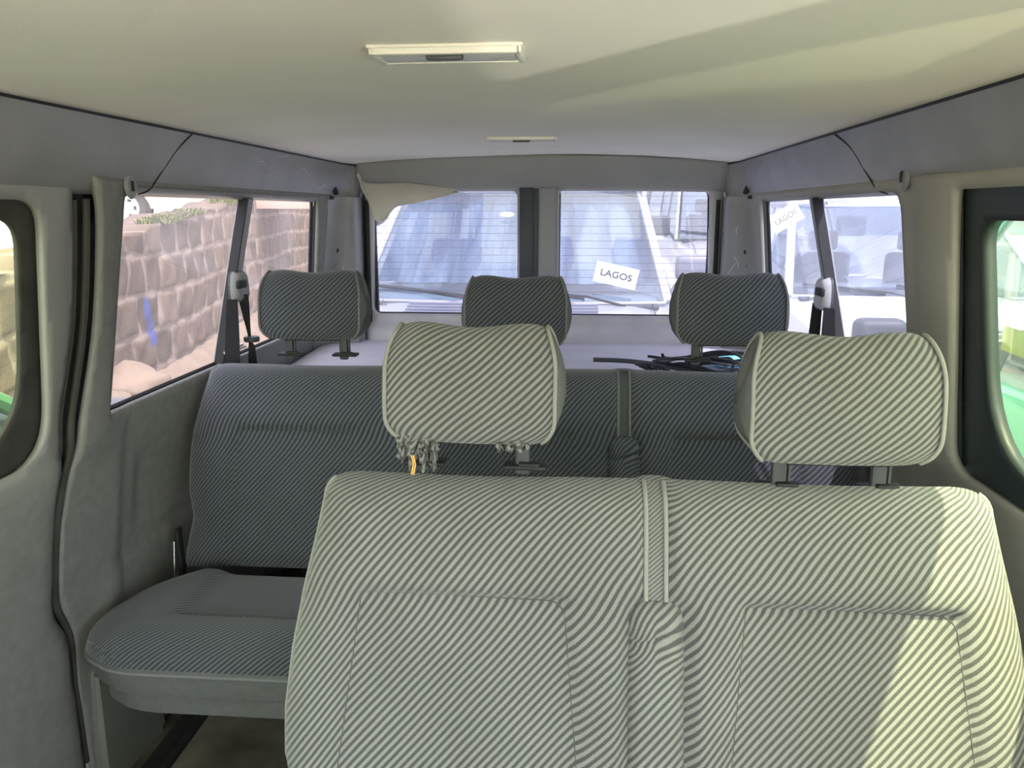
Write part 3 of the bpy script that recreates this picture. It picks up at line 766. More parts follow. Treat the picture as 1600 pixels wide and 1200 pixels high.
h1 = make_headrest(near, -.003, .215, .934, STRIPEH, hw=.1175, rz=-.05, torn=True, post_x=(-.078, .070))
h2 = make_headrest(near, .499, .215, .916, STRIPEH, hw=.1225, rz=.015); h2.scale = (1, 1, 1.07)
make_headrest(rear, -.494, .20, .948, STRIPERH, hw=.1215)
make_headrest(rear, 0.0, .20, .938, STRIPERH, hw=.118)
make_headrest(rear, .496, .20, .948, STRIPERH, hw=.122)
# torn cover hanging from the nearer left headrest
def tuft(cx, w, h, seed):
    random.seed(seed); bm = bmesh.new(); uvl = bm.loops.layers.uv.new('UVMap')
    nu, nv = 26, 12; g = []
    for i in range(nu+1):
        col = []; hh = h*random.uniform(.55, 1.05)
        for j in range(nv+1):
            t = j/nv; x = cx+(i/nu-.5)*w*(1-.15*t)+.002*math.sin(j*1.7+i); 
            col.append(bm.verts.new((x, -.042+.011*math.sin(i*.75+seed)*t+.004*math.sin(j*1.1+i*.5), .012-hh*t+.002*math.sin(i*2.1))))
        g.append(col)
    for i in range(nu):
        for j in range(nv):
            f = bm.faces.new((g[i][j], g[i+1][j], g[i+1][j+1], g[i][j+1]))
            for l, (a, b) in zip(f.loops, ((i, j), (i+1, j), (i+1, j+1), (i, j+1))): l[uvl].uv = (a*w/nu*1.3, -b*h/nv*1.2)
    o = link_bm('torn_cover', bm, STRIPE, h1, split=0); solid(o, .0012, 0); return o
tuft(-.074, .062, .056, 4); tuft(.06, .05, .022, 9); tuft(-.06, .03, .04, 14)
bm = bmesh.new(); random.seed(2)
for k in range(2):
    x = -.082+.003*k; add_tube(bm, [(x, -.05, -.018), (x+.004, -.054, -.03), (x-.003+random.uniform(-.004, .004), -.053, -.045)], .0012, 5)
link_bm('foam_scrap', bm, mat('yellow_orange_foam', (.75, .42, .12), .9), h1)

# ------------------------------------------------------------------ ceiling lamps
LENS = mat('ribbed_lamp_lens', (.62, .62, .60), .3, spec=.6)
n_ = LENS.node_tree.nodes; Lk = LENS.node_tree.links
_tc = n_.new('ShaderNodeTexCoord'); _wv = n_.new('ShaderNodeTexWave'); _wv.inputs['Scale'].default_value = 60; _wv.bands_direction = 'DIAGONAL'
Lk.new(_tc.outputs['Object'], _wv.inputs['Vector']); _b = n_.new('ShaderNodeBump'); _b.inputs['Strength'].default_value = .8; _b.inputs['Distance'].default_value = .003
Lk.new(_wv.outputs['Fac'], _b.inputs['Height']); Lk.new(_b.outputs[0], n_['Principled BSDF'].inputs['Normal'])
LFR = mat('cream_lamp_frame', (.72, .70, .62), .45)
def dome(loc, rz, label):
    r = empty('ceiling_lamp', loc, rz)
    bm = bmesh.new()
    for c, s in (((0, -.030, -.006), (.186, .010, .011)), ((0, .032, -.006), (.186, .007, .010)), ((-.089, 0, -.006), (.009, .07, .011)), ((.089, 0, -.006), (.009, .07, .011))):
        add_box(bm, c, s, .003)
    add_box(bm, (0, 0, -.002), (.190, .076, .004), .001)
    link_bm('frame', bm, LFR, r)
    bm = bmesh.new(); add_box(bm, (0, .0, -.006), (.170, .058, .008), .004, 3); link_bm('lens', bm, LENS, r)
    bm = bmesh.new(); add_box(bm, (-.002, -.020, -.012), (.046, .008, .008), .002); add_box(bm, (-.002, -.013, -.012), (.034, .010, .006), .003); link_bm('switch', bm, DARKT, r)
    tag(r, label, 'ceiling lamp')
dome((-.024, 1.012, 1.446), -.01, 'larger-looking nearer rectangular ceiling lamp with ribbed lens and dark switch')
dome((-.010, 2.16, 1.446), 0, 'farther flat rectangular ceiling lamp seen edge-on near the rear doors')

# ------------------------------------------------------------------ drooping headliner cloth at the rear left corner
def cloth():
    bm = bmesh.new(); nu, nv = 30, 14; g = []
    top = [at(557, 268, Y=2.80), at(575, 285, Y=2.82), at(640, 285, Y=2.86), at(712, 296, Y=2.89)]
    bot = [at(559, 275, Y=2.78), at(590, 345, Y=2.76), at(625, 322, Y=2.80), at(714, 302, Y=2.88)]
    T = catmull(top, 10); B = catmull(bot, 10)
    for i in range(nu+1):
        a = T[i]; b = B[i]; col = []
        for j in range(nv+1):
            t = j/nv; p = a*(1-t)+b*t; env = math.sin(math.pi*i/nu)
            p = p+Vector((.004*math.sin(i*.5+j*.4), -.02*math.sin(math.pi*t)*env+.005*math.sin(i*.9)*t, .004*math.sin(i*.45)*t))
            col.append(bm.verts.new(p))
        g.append(col)
    for i in range(nu):
        for j in range(nv): bm.faces.new((g[i][j], g[i+1][j], g[i+1][j+1], g[i][j+1]))
    o = link_bm('drooping_cloth', bm, mat('beige_lining_cloth', (.50, .48, .42), .95, noise=.06, nscale=6, bump=.3, bscale=60), split=0); solid(o, .003, 0)
    tag(o, 'beige lining cloth hanging loose over the top left corner of the left rear window', 'cloth')
cloth()

# ------------------------------------------------------------------ seat belts on the window posts
def belt(s, y, z, label, tongue):
    r = empty('seat_belt', (s*.775, y, z))
    bm = bmesh.new()
    out = rpoly([(-.036, .040), (.036, .040), (.048, -.005), (.044, -.048), (-.044, -.048), (-.048, -.005)], .028, 6)
    def mp(a, b, d): q = .020*sroot(d/.022); return -s*(q), a, b
    bm = sheet_bm(out, [], .006, mp, back=lambda c: (s*.006, c.y, c.z))
    link_bm('guide_cover', bm, [TRIM if s < 0 else mat('pale_belt_cover', (.42, .42, .44), .45), DARKT], r)
    bm = bmesh.new(); add_box(bm, (-s*.022, -.024, .004), (.012, .050, .022), .005, 3); link_bm('slot_bezel', bm, BLACK, r)
    wd = (-s*.8, .6, 0)
    bm = bmesh.new(); add_ribbon(bm, [(-s*.002, -.045-.045*k/5, -.035-.055*k) for k in range(6)], wd, [.028, .034, .038, .040, .041, .042], .0016)
    link_bm('webbing', bm, BELT, r, smooth=False)
    bm = bmesh.new()
    if s < 0: add_ribbon(bm, [(-s*.018, -.01+.004*k, -.025-.022*k) for k in range(7)]+[(-s*.022, .012, -.172), (-s*.022, .010, -.22), (-s*.022, .005, -.36)], wd, [.026, .026, .022, .018, .013, .009, .008, .018, .024, .028], .0016)
    else: add_ribbon(bm, [(-s*.010, .025, -.03), (-s*.010, .03, -.12), (-s*.012, .03, -.22), (-s*.012, .03, -.36)], wd, [.026, .03, .032, .032], .0016)
    link_bm('webbing', bm, BELT, r, smooth=False)
    if tongue:
        bm = bmesh.new(); add_lathe(bm, [(.004, -.008), (.020, -.007), (.022, 0), (.020, .007), (.004, .008)], (.024, .01, -.150), 'Z', 18)
        link_bm('belt_stop', bm, DARKT, r)
        bm = bmesh.new(); add_tube(bm, [(.012, -.02, -.160), (-.018, -.075, -.172)], .0035, 6); add_tube(bm, [(.018, -.018, -.166), (-.014, -.075, -.178)], .0035, 6); add_tube(bm, [(-.018, -.075, -.172), (-.014, -.075, -.178)], .0035, 6); link_bm('tongue', bm, CHROME, r)
    tag(r, label, 'seat belt')
pL = at(371, 445, X=-.775); belt(-1, pL[1], pL[2], 'black seat belt with metal tongue hanging from the left rear window post', True)
pR = at(1290, 457, X=.775); belt(1, pR[1], pR[2], 'black seat belt under a pale cover hanging from the right rear window post', False)
# belt retractor cover on the right pillar
pc = at(1462, 540, X=.775); r = empty('belt_guide', pc)
bm = bmesh.new(); add_box(bm, (0, 0, .025), (.03, .055, .11), .014, 4); link_bm('cover', bm, DARKT, r)
bm = bmesh.new(); add_box(bm, (-.004, -.012, -.040), (.022, .04, .035), .008, 3); link_bm('webbing_end', bm, TRIM, r)
tag(r, 'dark belt guide on the right pillar behind the nearer right headrest', 'belt guide')

# ------------------------------------------------------------------ cables on the rear shelf
random.seed(21)
r = empty('cable_bundle', (.50, 2.35, .75))
for k in range(9):
    bm = bmesh.new(); pts = []
    ax, ay = random.uniform(.10, .20), random.uniform(.05, .12)
    for q in range(10):
        a = q/9*math.pi*1.5+k*.6
        pts.append((ax*math.cos(a)+.03*k/9, ay*math.sin(a)-.02*(k % 3), .022+.006*k+.012*math.sin(q*1.3+k)))
    add_tube(bm, catmull(pts, 5), .0045, 6); link_bm('cable', bm, BLACK if k % 3 else DARKT, r)
bm = bmesh.new(); add_tube(bm, catmull([(-.30, .06, .040), (-.18, .05, .038), (-.02, -.02, .030), (.10, -.14, .026), (.24, -.20, .026)], 6), .0075, 8); link_bm('thick_cable', bm, DARKT, r)
bm = bmesh.new(); add_tube(bm, [(.12, -.155, .030), (.155, -.17, .031)], .010, 8); link_bm('orange_tape', bm, mat('orange_tape', (.7, .16, .05), .5), r)
bm = bmesh.new(); add_tube(bm, catmull([(.14, -.16, .03), (.20, -.15, .06), (.26, -.12, .12), (.30, -.12, .14)], 5), .003, 6); link_bm('thin_wire', bm, DARKT, r)
tag(r, 'tangle of black cables lying on the rear shelf behind the right headrest', 'cables')
bm = bmesh.new(); add_lathe(bm, [(.02, 0), (.085, .004), (.11, .022), (.112, .03), (.10, .028), (.075, .010), (.01, .006)], (0, 0, 0), 'Z', 28)
for v in bm.verts: v.co.y *= .6
o = link_bm('plastic_dish', bm, mat('bright_blue_plastic', (.16, .55, .78), .3)); o.location = (.68, 2.50, .757)
tag(o, 'bright light-blue plastic dish on the rear shelf under the cables', 'dish')

# ------------------------------------------------------------------ outdoors
GZ = -.50
DIRT = mat('dusty_ground', (.70, .61, .54), .95, noise=.25, nscale=2.5, bump=.4, bscale=20, spec=.1)
o = link_bm('ground', sheet_bm([(-40, -30), (40, -30), (40, 60), (-40, 60)], [], 4, lambda x, y, d: (x, y, GZ+0*x)), DIRT); tag(o, kind='structure')
def wall_x(y): return -1.963-.2*y
# stone wall, blocks with real relief
STONE = bpy.data.materials.new('weathered_block_stone'); STONE.use_nodes = True
n = STONE.node_tree.nodes; L = STONE.node_tree.links; b = n['Principled BSDF']; b.inputs['Roughness'].default_value = .95; b.inputs['Specular IOR Level'].default_value = .1
at_ = n.new('ShaderNodeAttribute'); at_.attribute_name = 'block'; at_.attribute_type = 'GEOMETRY'
cr = n.new('ShaderNodeValToRGB'); cr.color_ramp.elements[0].color = (.045, .033, .026, 1); cr.color_ramp.elements[1].color = (.13, .098, .08, 1)
e_ = cr.color_ramp.elements.new(.5); e_.color = (.085, .065, .053, 1)
nz = n.new('ShaderNodeTexNoise'); nz.inputs['Scale'].default_value = 6; nz.inputs['Detail'].default_value = 9; nz.inputs['Roughness'].default_value = .65
tc = n.new('ShaderNodeTexCoord'); L.new(tc.outputs['Object'], nz.inputs['Vector'])
sp = n.new('ShaderNodeSeparateColor'); L.new(at_.outputs['Color'], sp.inputs[0])
ma = n.new('ShaderNodeMath'); ma.operation = 'MULTIPLY_ADD'; ma.inputs[1].default_value = .5; L.new(sp.outputs[0], ma.inputs[0])
mb = n.new('ShaderNodeMath'); mb.operation = 'MULTIPLY'; mb.inputs[1].default_value = .55; L.new(nz.outputs['Fac'], mb.inputs[0]); L.new(mb.outputs[0], ma.inputs[2]); L.new(ma.outputs[0], cr.inputs[0])
mm = n.new('ShaderNodeMixRGB'); mm.inputs[2].default_value = (.20, .165, .15, 1); L.new(sp.outputs[1], mm.inputs[0]); L.new(cr.outputs[0], mm.inputs[1])
mk = n.new('ShaderNodeMixRGB'); mk.inputs[2].default_value = (.045, .065, .22, 1); L.new(sp.outputs[2], mk.inputs[0]); L.new(mm.outputs[0], mk.inputs[1]); L.new(mk.outputs[0], b.inputs['Base Color'])
bp = n.new('ShaderNodeBump'); bp.inputs['Strength'].default_value = .9; bp.inputs['Distance'].default_value = .03; L.new(nz.outputs['Fac'], bp.inputs['Height']); L.new(bp.outputs[0], b.inputs['Normal'])
def stone_wall():
    y0, y1 = .2, 15.0; sl_len = math.hypot(1, .2)
    ny, nz_ = 560, 90
    ys = np.linspace(y0, y1, ny+1); t = np.linspace(0, 1, nz_+1)
    Y, T = np.meshgrid(ys, t, indexing='ij')
    top = 1.13+.078*(Y-5.6)+.02*np.sin(Y*3.1)+.015*np.sin(Y*7.7+1)
    Z = -.5+(top+.5)*T
    rng = np.random.RandomState(5)
    ch = .285; Zw = Z - .02*np.sin(Y*1.7) + .5
    row = np.floor(Zw/ch).astype(int); fz = Zw/ch-row
    offs = rng.rand(40); wid = .34+.12*rng.rand(40)
    S_ = Y*sl_len + .035*np.sin(Zw*9+Y)
    bx = S_/wid[row % 40]+offs[row % 40]; colb = np.floor(bx).astype(int); fx = bx-colb
    de = np.minimum(np.minimum(fz, 1-fz)*ch, np.minimum(fx, 1-fx)*wid[row % 40])
    n1 = .012*np.sin(Y*11+Z*9)+.008*np.sin(Y*19-Z*23)
    mort = np.clip(1-(de+n1*.6-.012)/.018, 0, 1)
    rnd = np.mod(np.sin(row*127.1+colb*311.7)*43758.5453, 1)
    depth = .016*(1-mort)+.02*(rnd-.5)*(1-mort)+.008*np.sin(Y*9+Z*13)+.005*np.sin(Y*17-Z*21)
    X = wall_x(Y)+depth
    # blue paint dab
    pA, pB = at(226, 470, X=0-3.0), at(236, 530, X=-3.0)
    def ywall(px): 
        k = (px-900)/1200*1.0
        return 0
    bm = bmesh.new(); cl = bm.verts.layers.float_color.new('block'); vs = []
    # location of the dab on the wall: solve ray with the wall plane
    def hit(px, py):
        lo = 1.0
        for _ in range(60):
            p = at(px, py, Y=lo); lo = lo+(wall_x(p[1])-p[0])/(-.55) * .5 if False else lo
            break
        d = _F+_R*(px-800)/FPX-_U*(py-600)/FPX
        tt = (-1.963-.2*CAM[1]-CAM[0])/(d[0]+.2*d[1]); return [CAM[i]+d[i]*tt for i in range(3)]
    A, B = hit(225, 466), hit(240, 535)
    for i in range(ny+1):
        r_ = []
        for j in range(nz_+1):
            v = bm.verts.new((X[i, j], Y[i, j], Z[i, j]))
            u = (Z[i, j]-B[2])/(A[2]-B[2]); cy = B[1]+(A[1]-B[1])*u
            blue = 1.0 if (-.05 < u < 1.02 and abs(Y[i, j]-cy) < .07*(1.1-u)+.03) else 0
            v[cl] = (float(rnd[i, j]), float(mort[i, j]*.8), blue*.85, 1); r_.append(v)
        vs.append(r_)
    for i in range(ny):
        for j in range(nz_): bm.faces.new((vs[i][j], vs[i+1][j], vs[i+1][j+1], vs[i][j+1]))
    # top and back
    tb = [bm.verts.new((wall_x(ys[i])-.45, ys[i], Z[i, -1]-.02)) for i in range(ny+1)]
    bb = [bm.verts.new((wall_x(ys[i])-.45, ys[i], -.5)) for i in range(ny+1)]
    for v in tb+bb: v[cl] = (.45, .5, 0, 1)
    for i in range(ny):
        bm.faces.new((vs[i][-1], vs[i+1][-1], tb[i+1], tb[i])); bm.faces.new((tb[i], tb[i+1], bb[i+1], bb[i]))
    o = link_bm('stone_wall', bm, STONE, split=0)
    tag(o, 'weathered block retaining wall with a blue paint streak outside the left windows', 'wall')
stone_wall()
def quad_slab(name, pts, th, m):
    bm = bmesh.new(); A = [bm.verts.new(p) for p in pts]; B = [bm.verts.new((p[0], p[1], p[2]-th)) for p in pts]
    k = len(pts); bm.faces.new(A); bm.faces.new(B[::-1])
    for i in range(k): bm.faces.new((A[i], B[i], B[(i+1) % k], A[(i+1) % k]))
    bmesh.ops.recalc_face_normals(bm, faces=bm.faces); return link_bm(name, bm, m, smooth=False)
CONC = mat('dusty_concrete', (.14, .108, .085), .9, noise=.18, nscale=5, bump=.6, bscale=25)
bm = bmesh.new(); rows = []
for k in range(60):
    y = .2+14.5*k/59; w = .03*math.sin(k*.7)
    rows.append([bm.verts.new((wall_x(y)+dx, y, z)) for dx, z in ((-.02, .04+w*.3), (.10+w, .03+w*.3), (.16+w, -.06), (.42, -.40), (.55+w, -.49), (.56+w, -.55))])
for A, B in zip(rows, rows[1:]):
    for k in range(5): bm.faces.new((A[k], B[k], B[k+1], A[k+1]))
o = link_bm('wall_footing', bm, CONC, split=0); tag(o, 'dusty concrete footing sloping out along the foot of the stone wall', 'kerb')
# rubble at the foot of the wall
def rock(px, py, r_, seed, label):
    random.seed(seed); bm = bmesh.new(); bmesh.ops.create_icosphere(bm, subdivisions=3, radius=1)
    for v in bm.verts:
        q = v.co*1.0; n0 = .16*math.sin(q.x*4+seed)+.12*math.sin(q.y*5+q.z*3)+.08*math.sin(q.z*9+q.x*6)
        v.co *= 1+n0; v.co = Vector((v.co.x*r_*.8, v.co.y*r_*1.1, v.co.z*r_*.62))
    d = _F+_R*(px-800)/FPX-_U*(py-600)/FPX; tt = (-1.963+.33-CAM[0])/(d[0]+.2*d[1])
    o = link_bm('rock', bm, CONC, split=0); o.location = [CAM[i]+d[i]*tt for i in range(3)]
    tag(o, label, 'rock')
rock(215, 600, .20, 3, 'large pale lump of rubble at the foot of the stone wall')
rock(178, 640, .15, 8, 'smaller pale lump of rubble nearest the left pillar at the foot of the stone wall')
# plateau behind the wall
o = quad_slab('terrace', [(wall_x(.2)-.47, .2, .95), (wall_x(5.6)-.47, 5.6, 1.04), (wall_x(15)-.47, 15, 1.10), (-30, 15, 1.10), (-30, 5.6, 1.04), (-30, .2, .95)], .3, DIRT)
tag(o, kind='structure')
# weeds on top of the wall
WEED = mat('dry_green_weeds', (.09, .10, .035), .9, noise=.3, nscale=12)
random.seed(31); bm = bmesh.new()
for k in range(1500):
    y = random.choice([random.uniform(6.0, 7.2), random.uniform(6.0, 6.7), random.uniform(8.1, 9.2)])
    zt = 1.13+.078*(y-5.6); x = wall_x(y)-.10+random.uniform(-.10, .14); hgt = random.uniform(.01, .045) * (2.2 if y > 8 else 1)
    a = random.uniform(0, 6.28); dx, dy = .008*math.cos(a), .008*math.sin(a); lx, ly = random.uniform(-.05, .05), random.uniform(-.05, .05)
    v = [bm.verts.new(p) for p in ((x-dx, y-dy, zt-.02), (x+dx, y+dy, zt-.02), (x+lx*.6+dx, y+ly*.6+dy, zt+hgt*.6), (x+lx, y+ly, zt+hgt))]
    bm.faces.new(v)
o = link_bm('weeds', bm, WEED, smooth=False); tag(o, 'low green and dry weeds along the top of the stone wall', 'weeds', kind='stuff')

# ---- cars
TYRE = mat('black_tyre', (.03, .03, .03), .8); RIM = mat('silver_rim', (.6, .6, .62), .35, .7)
CARIN = mat('dark_car_interior', (.05, .055, .065), .8)
def paint(name, c, m=.3, r=.3): return mat(name, c, r, m, coat=.6, noise=.02, nscale=3)
CGLASS = glass_mat('car_glass', (.55, .62, .68), .16, .10, (.6, .68, .85))
def loft(bm, rows, mirror=True):
    R = []
    for row in rows:
        full = [(-x, y, z) for x, y, z in row]+[(x, y, z) for x, y, z in row[::-1] if abs(x) > 1e-6 or True][0 if abs(row[-1][0]) > 1e-6 else 1:]
        R.append([bm.verts.new(p) for p in full])
    for A, B in zip(R, R[1:]):
        for k in range(len(A)-1): bm.faces.new((A[k], A[k+1], B[k+1], B[k]))
    bm.faces.new(R[0]); bm.faces.new(R[-1][::-1])
    bmesh.ops.recalc_face_normals(bm, faces=bm.faces)
def car(name, loc, rz, p, label, cat='car'):
    """origin on the ground under the windscreen base; nose towards -Y"""
    W2, H, zc, hl, bl, wb, wt, ryt, zt, col = p['w'], 0, p['zc'], p['hood'], p['back'], p['wb'], p['wt'], p['rake'], p['zt'], p['mat']
    r = empty(name, loc, rz); tag(r, label, cat)
    low = .24; rows = []
    noz = p.get('nosez', zc-.16)
    for (y, w, zb, zt_) in ((-hl, .80, noz-.22, noz-.20), (-hl+.05, .90, noz-.08, noz-.03), (-hl+.18, .95, noz-.03, noz+.03), (-hl*.6, .98, noz+(zc-noz)*.45-.03, noz+(zc-noz)*.45+.05),
                            (-.12, 1, zc-.06, zc-.005), (.0, 1, zc-.04, zc-.02), (.10, 1, zc-.01, zc-.02), (bl*.5, 1, zc+.02, zc+.0), (bl-.15, .97, zc+.02, zc), (bl, .90, zc-.1, zc-.1)):
        w = w*W2
        rows.append([(w*.93, y, low), (w*.985, y, low+.12), (w, y, (low+zb)*.55), (w*.985, y, zb-.12), (w*.955, y, zb-.03), (w*.90, y, zb+.01), (w*.70, y, zt_-.008), (w*.35, y, zt_), (0, y, zt_)])
    bm = bmesh.new(); loft(bm, rows); body = link_bm('body', bm, col, r, split=30)
    # bonnet shut lines
    for s in (-1, 1):
      bm = bmesh.new(); add_tube(bm, [(s*W2*.80, y, z+.004) for y, z in ((-.02, zc-.02), (-.12, zc-.01), (-hl*.6, noz+(zc-noz)*.45+.035), (-hl+.2, noz+.02))], .003, 5)
      link_bm('bonnet_gap', bm, BLACK, r)
    # windscreen
    def ws(u, v, off=0):
        w = wb+(wt-wb)*v; return (u*w, ryt*v-.09*(1-u*u)*(1-.3*v)+off, zc-.01+(zt-zc)*v)
    bm = bmesh.new(); g = [[bm.verts.new(ws(-1+2*i/14, j/8)) for j in range(9)] for i in range(15)]
    for i in range(14):
        for j in range(8): bm.faces.new((g[i][j], g[i+1][j], g[i+1][j+1], g[i][j+1]))
    link_bm('windscreen', bm, p.get('glass', CGLASS), r, split=0)
    bm = bmesh.new()
    for s in (-1, 1): add_tube(bm, [ws(s*1.0, v/5, .01) for v in range(6)], .014, 6)
    add_tube(bm, [ws(-1+2*i/10, 1, .01) for i in range(11)], .014, 6); add_tube(bm, [ws(-1+2*i/10, 0, .0) for i in range(11)], .012, 6)
    link_bm('windscreen_seal', bm, p.get('seal', BLACK), r)
    yr = bl-.25; pm = p.get('pillar', col)
    for s in (-1, 1):
        bm = bmesh.new(); add_tube(bm, [(ws(s, v/5, .04)[0]+s*.022, ws(s, v/5, .04)[1], ws(s, v/5)[2]) for v in range(6)], .024, 8); link_bm('front_pillar', bm, pm, r)
        for yy in (1.05, min(2.0, yr-.3)):
            bm = bmesh.new(); add_tube(bm, [(s*W2*.93, yy, zc), (s*(wt+.02), yy+.05, zt)], .032, 6); link_bm('door_pillar', bm, pm, r)
        bm = bmesh.new(); add_tube(bm, [(s*W2*.93, bl-.1, zc), (s*(wt+.02), yr, zt)], .05, 6); link_bm('rear_pillar', bm, pm, r)
        bm = bmesh.new(); add_tube(bm, [(s*(wt+.03), ryt, zt+.01), (s*(wt+.03), yr, zt+.01)], .035, 8); link_bm('roof_edge', bm, pm, r)
    bm = bmesh.new(); ro = [[bm.verts.new(((-1+2*i/8)*(wt+.04), ryt-.05+(yr-ryt+.1)*j/6, zt+.01+.05*(1-(-1+2*i/8)**2)+.015*math.sin(math.pi*j/6))) for j in range(7)] for i in range(9)]
    for i in range(8):
        for j in range(6): bm.faces.new((ro[i][j], ro[i+1][j], ro[i+1][j+1], ro[i][j+1]))
    o = link_bm('roof', bm, col, r, split=0); solid(o, .03, 0)
    for s in (-1, 1):
        bm = bmesh.new(); vs = [bm.verts.new(q) for q in ((s*W2*.935, .12, zc), (s*W2*.935, bl-.15, zc), (s*(wt+.025), yr, zt), (s*(wt+.025), ryt+.05, zt))]; bm.faces.new(vs)
        link_bm('side_window', bm, p.get('glass', CGLASS), r, smooth=False)
    bm = bmesh.new(); vs = [bm.verts.new(q) for q in ((-W2*.85, bl-.08, zc), (W2*.85, bl-.08, zc), (wt, yr+.02, zt), (-wt, yr+.02, zt))]; bm.faces.new(vs); link_bm('rear_window', bm, p.get('glass', CGLASS), r, smooth=False)
    # cabin: dashboard and front seats
    bm = bmesh.new(); add_box(bm, (0, .32, zc-.06), (W2*1.75, .55, .14), .05, 3); link_bm('dashboard', bm, p.get('dash', CARIN), r)
    for sx in (-.38, .38):
        bm = bmesh.new(); add_box(bm, (sx, 1.15, zc-.05), (.46, .12, .62), .05, 3); add_box(bm, (sx, 1.19, zc+.36), (.25, .09, .17), .035, 3); add_tube(bm, [(sx, 1.17, zc+.2), (sx, 1.19, zc+.3)], .03, 6)
        link_bm('front_seat', bm, CARIN, r)
    # wipers
    for sx in (-.55, .12):
        bm = bmesh.new(); a = ws(sx/wb+.55 if False else (sx+.48)/wb, .05, -.02); b2 = ws(sx/wb, .10, -.025)
        add_tube(bm, [(sx+.52, -.13, zc-.015), ((sx*.4+(sx+.52)*.6), -.12, zc+.035), b2], .008, 6)
        c1 = ws((sx-.28)/wb, .13, -.022); c2 = ws((sx+.30)/wb, .045, -.022); add_tube(bm, [c1, b2, c2], .011, 6)
        link_bm('wiper', bm, BLACK, r)
    bm = bmesh.new(); add_box(bm, (0, -.075, zc-.022), (wb*1.9, .11, .02), .006); link_bm('cowl', bm, DARKT, r)
    # mirrors, lights, grille, bumper, wheels
    for s in (-1, 1):
        bm = bmesh.new(); add_box(bm, (s*(W2+p.get('mirx', .14)), .20, zc+p.get('mirz', .06)), p.get('mir', (.20, .11, .15)), .035, 4); link_bm('mirror', bm, p.get('mirmat', DARKT), r)
        bm = bmesh.new(); add_tube(bm, [(s*(W2*.9), .18, zc-.02), (s*(W2+.0), .19, zc+p.get('mirz', .06)-.04), (s*(W2+.12), .19, zc+p.get('mirz', .06)-.05)], .02, 6); link_bm('mirror_arm', bm, p.get('mirmat', DARKT), r)
        bm = bmesh.new(); add_box(bm, (s*W2*.72, -hl+.02, noz-.22), (.34, .09, .17), .03, 3); link_bm('headlight', bm, RIM, r)
        for yy in (-hl+.75, bl-.75):
            bm = bmesh.new(); R_ = p.get('R', .34); add_lathe(bm, [(R_*.60, -.01), (R_*.62, -.10), (R_*.94, -.10), (R_, -.06), (R_, .06), (R_*.94, .10), (R_*.62, .10), (R_*.60, .01)], (s*(W2-.06), yy, R_), 'X', 32); wh = link_bm('wheel', bm, TYRE, r)
            bm = bmesh.new(); add_lathe(bm, [(.03, .09), (.06, .10), (R_*.60, .075), (R_*.64, .095), (R_*.66, .06), (R_*.6, 0)], (0, 0, 0), 'X', 28)
            for v in bm.verts: v.co = Vector((s*v.co.x+s*(W2-.06), v.co.y+yy, v.co.z+R_))
            link_bm('rim', bm, RIM, wh)
            for k in range(5 if p.get('spokes') else 0):
                bm = bmesh.new(); a = k*2*math.pi/5; add_box(bm, (s*(W2-.06+.092), yy+math.cos(a)*R_*.38, R_+math.sin(a)*R_*.38), (.012, R_*.13, R_*.2), .004, rot=Matrix.Rotation(a, 4, 'X'))
                link_bm('rim_opening', bm, BLACK, wh)
    bm = bmesh.new(); add_box(bm, (0, -hl+.01, noz-.24), (W2*.85, .06, .16), .02); link_bm('grille', bm, DARKT, r)
    bm = bmesh.new(); add_box(bm, (0, -hl-.02, .42), (W2*1.9, .16, .22), .05, 3); link_bm('bumper', bm, DARKT, r)
    return r, ws
# silver SUV right behind the rear doors
SILV = paint('silver_paint', (.46, .45, .475), .35, .35)
cx = at(797, 460, Y=4.30)[0]
suv, ws = car('silver_car', (cx, 4.30, GZ), -.02, dict(w=.98, zc=1.265, hood=1.02, back=2.9, wb=.86, wt=.72, rake=.62, zt=1.89, mat=SILV, nosez=1.03, mirmat=mat('grey_mirror', (.20, .19, .24), .35), mir=(.26, .13, .15), mirx=.08, mirz=.17, dash=mat('pale_dashboard', (.40, .45, .50), .7), pillar=paint('silver_pillar', (.42, .41, .44), .3, .3), seal=mat('grey_screen_seal', (.30, .29, .33), .5)),
              'silver car parked nose-in right behind the rear doors', 'car')
# folded sheet added behind its windscreen, with the glass reflections coloured as streaks
bm = bmesh.new(); g = []
for i in range(121):
    u = -1+2*i/120; col = []
    for j in range(13):
        v = .14+.84*j/12; x, y, z = ws(u*.97, v)
        fold = .030*math.sin(u*21+.8*math.sin(v*3))+.018*math.sin(u*47+v*2.1)+.012*math.sin(u*90)
        col.append(bm.verts.new((x, y+.14+fold*(1-.35*v), z)))
    g.append(col)
for i in range(120):
    for j in range(12): bm.faces.new((g[i][j], g[i+1][j], g[i+1][j+1], g[i][j+1]))
streak_m = mat('blue_grey_reflection', (.32, .38, .52), .85)
n = streak_m.node_tree.nodes; L = streak_m.node_tree.links
tc = n.new('ShaderNodeTexCoord'); mpn = n.new('ShaderNodeMapping'); mpn.inputs['Scale'].default_value = (9, 1, 1.1); nz = n.new('ShaderNodeTexNoise'); nz.inputs['Scale'].default_value = .9; nz.inputs['Detail'].default_value = 4; nz.inputs['Distortion'].default_value = .6
L.new(tc.outputs['Object'], mpn.inputs[0]); L.new(mpn.outputs[0], nz.inputs['Vector']); cr = n.new('ShaderNodeValToRGB')
cr.color_ramp.elements[0].position = .38; cr.color_ramp.elements[0].color = (.05, .08, .18, 1); cr.color_ramp.elements[1].position = .60; cr.color_ramp.elements[1].color = (.40, .44, .52, 1)
L.new(nz.outputs['Fac'], cr.inputs[0]); L.new(cr.outputs[0], n['Principled BSDF'].inputs['Base Color'])
link_bm('reflection_sheet', bm, streak_m, suv, split=0)
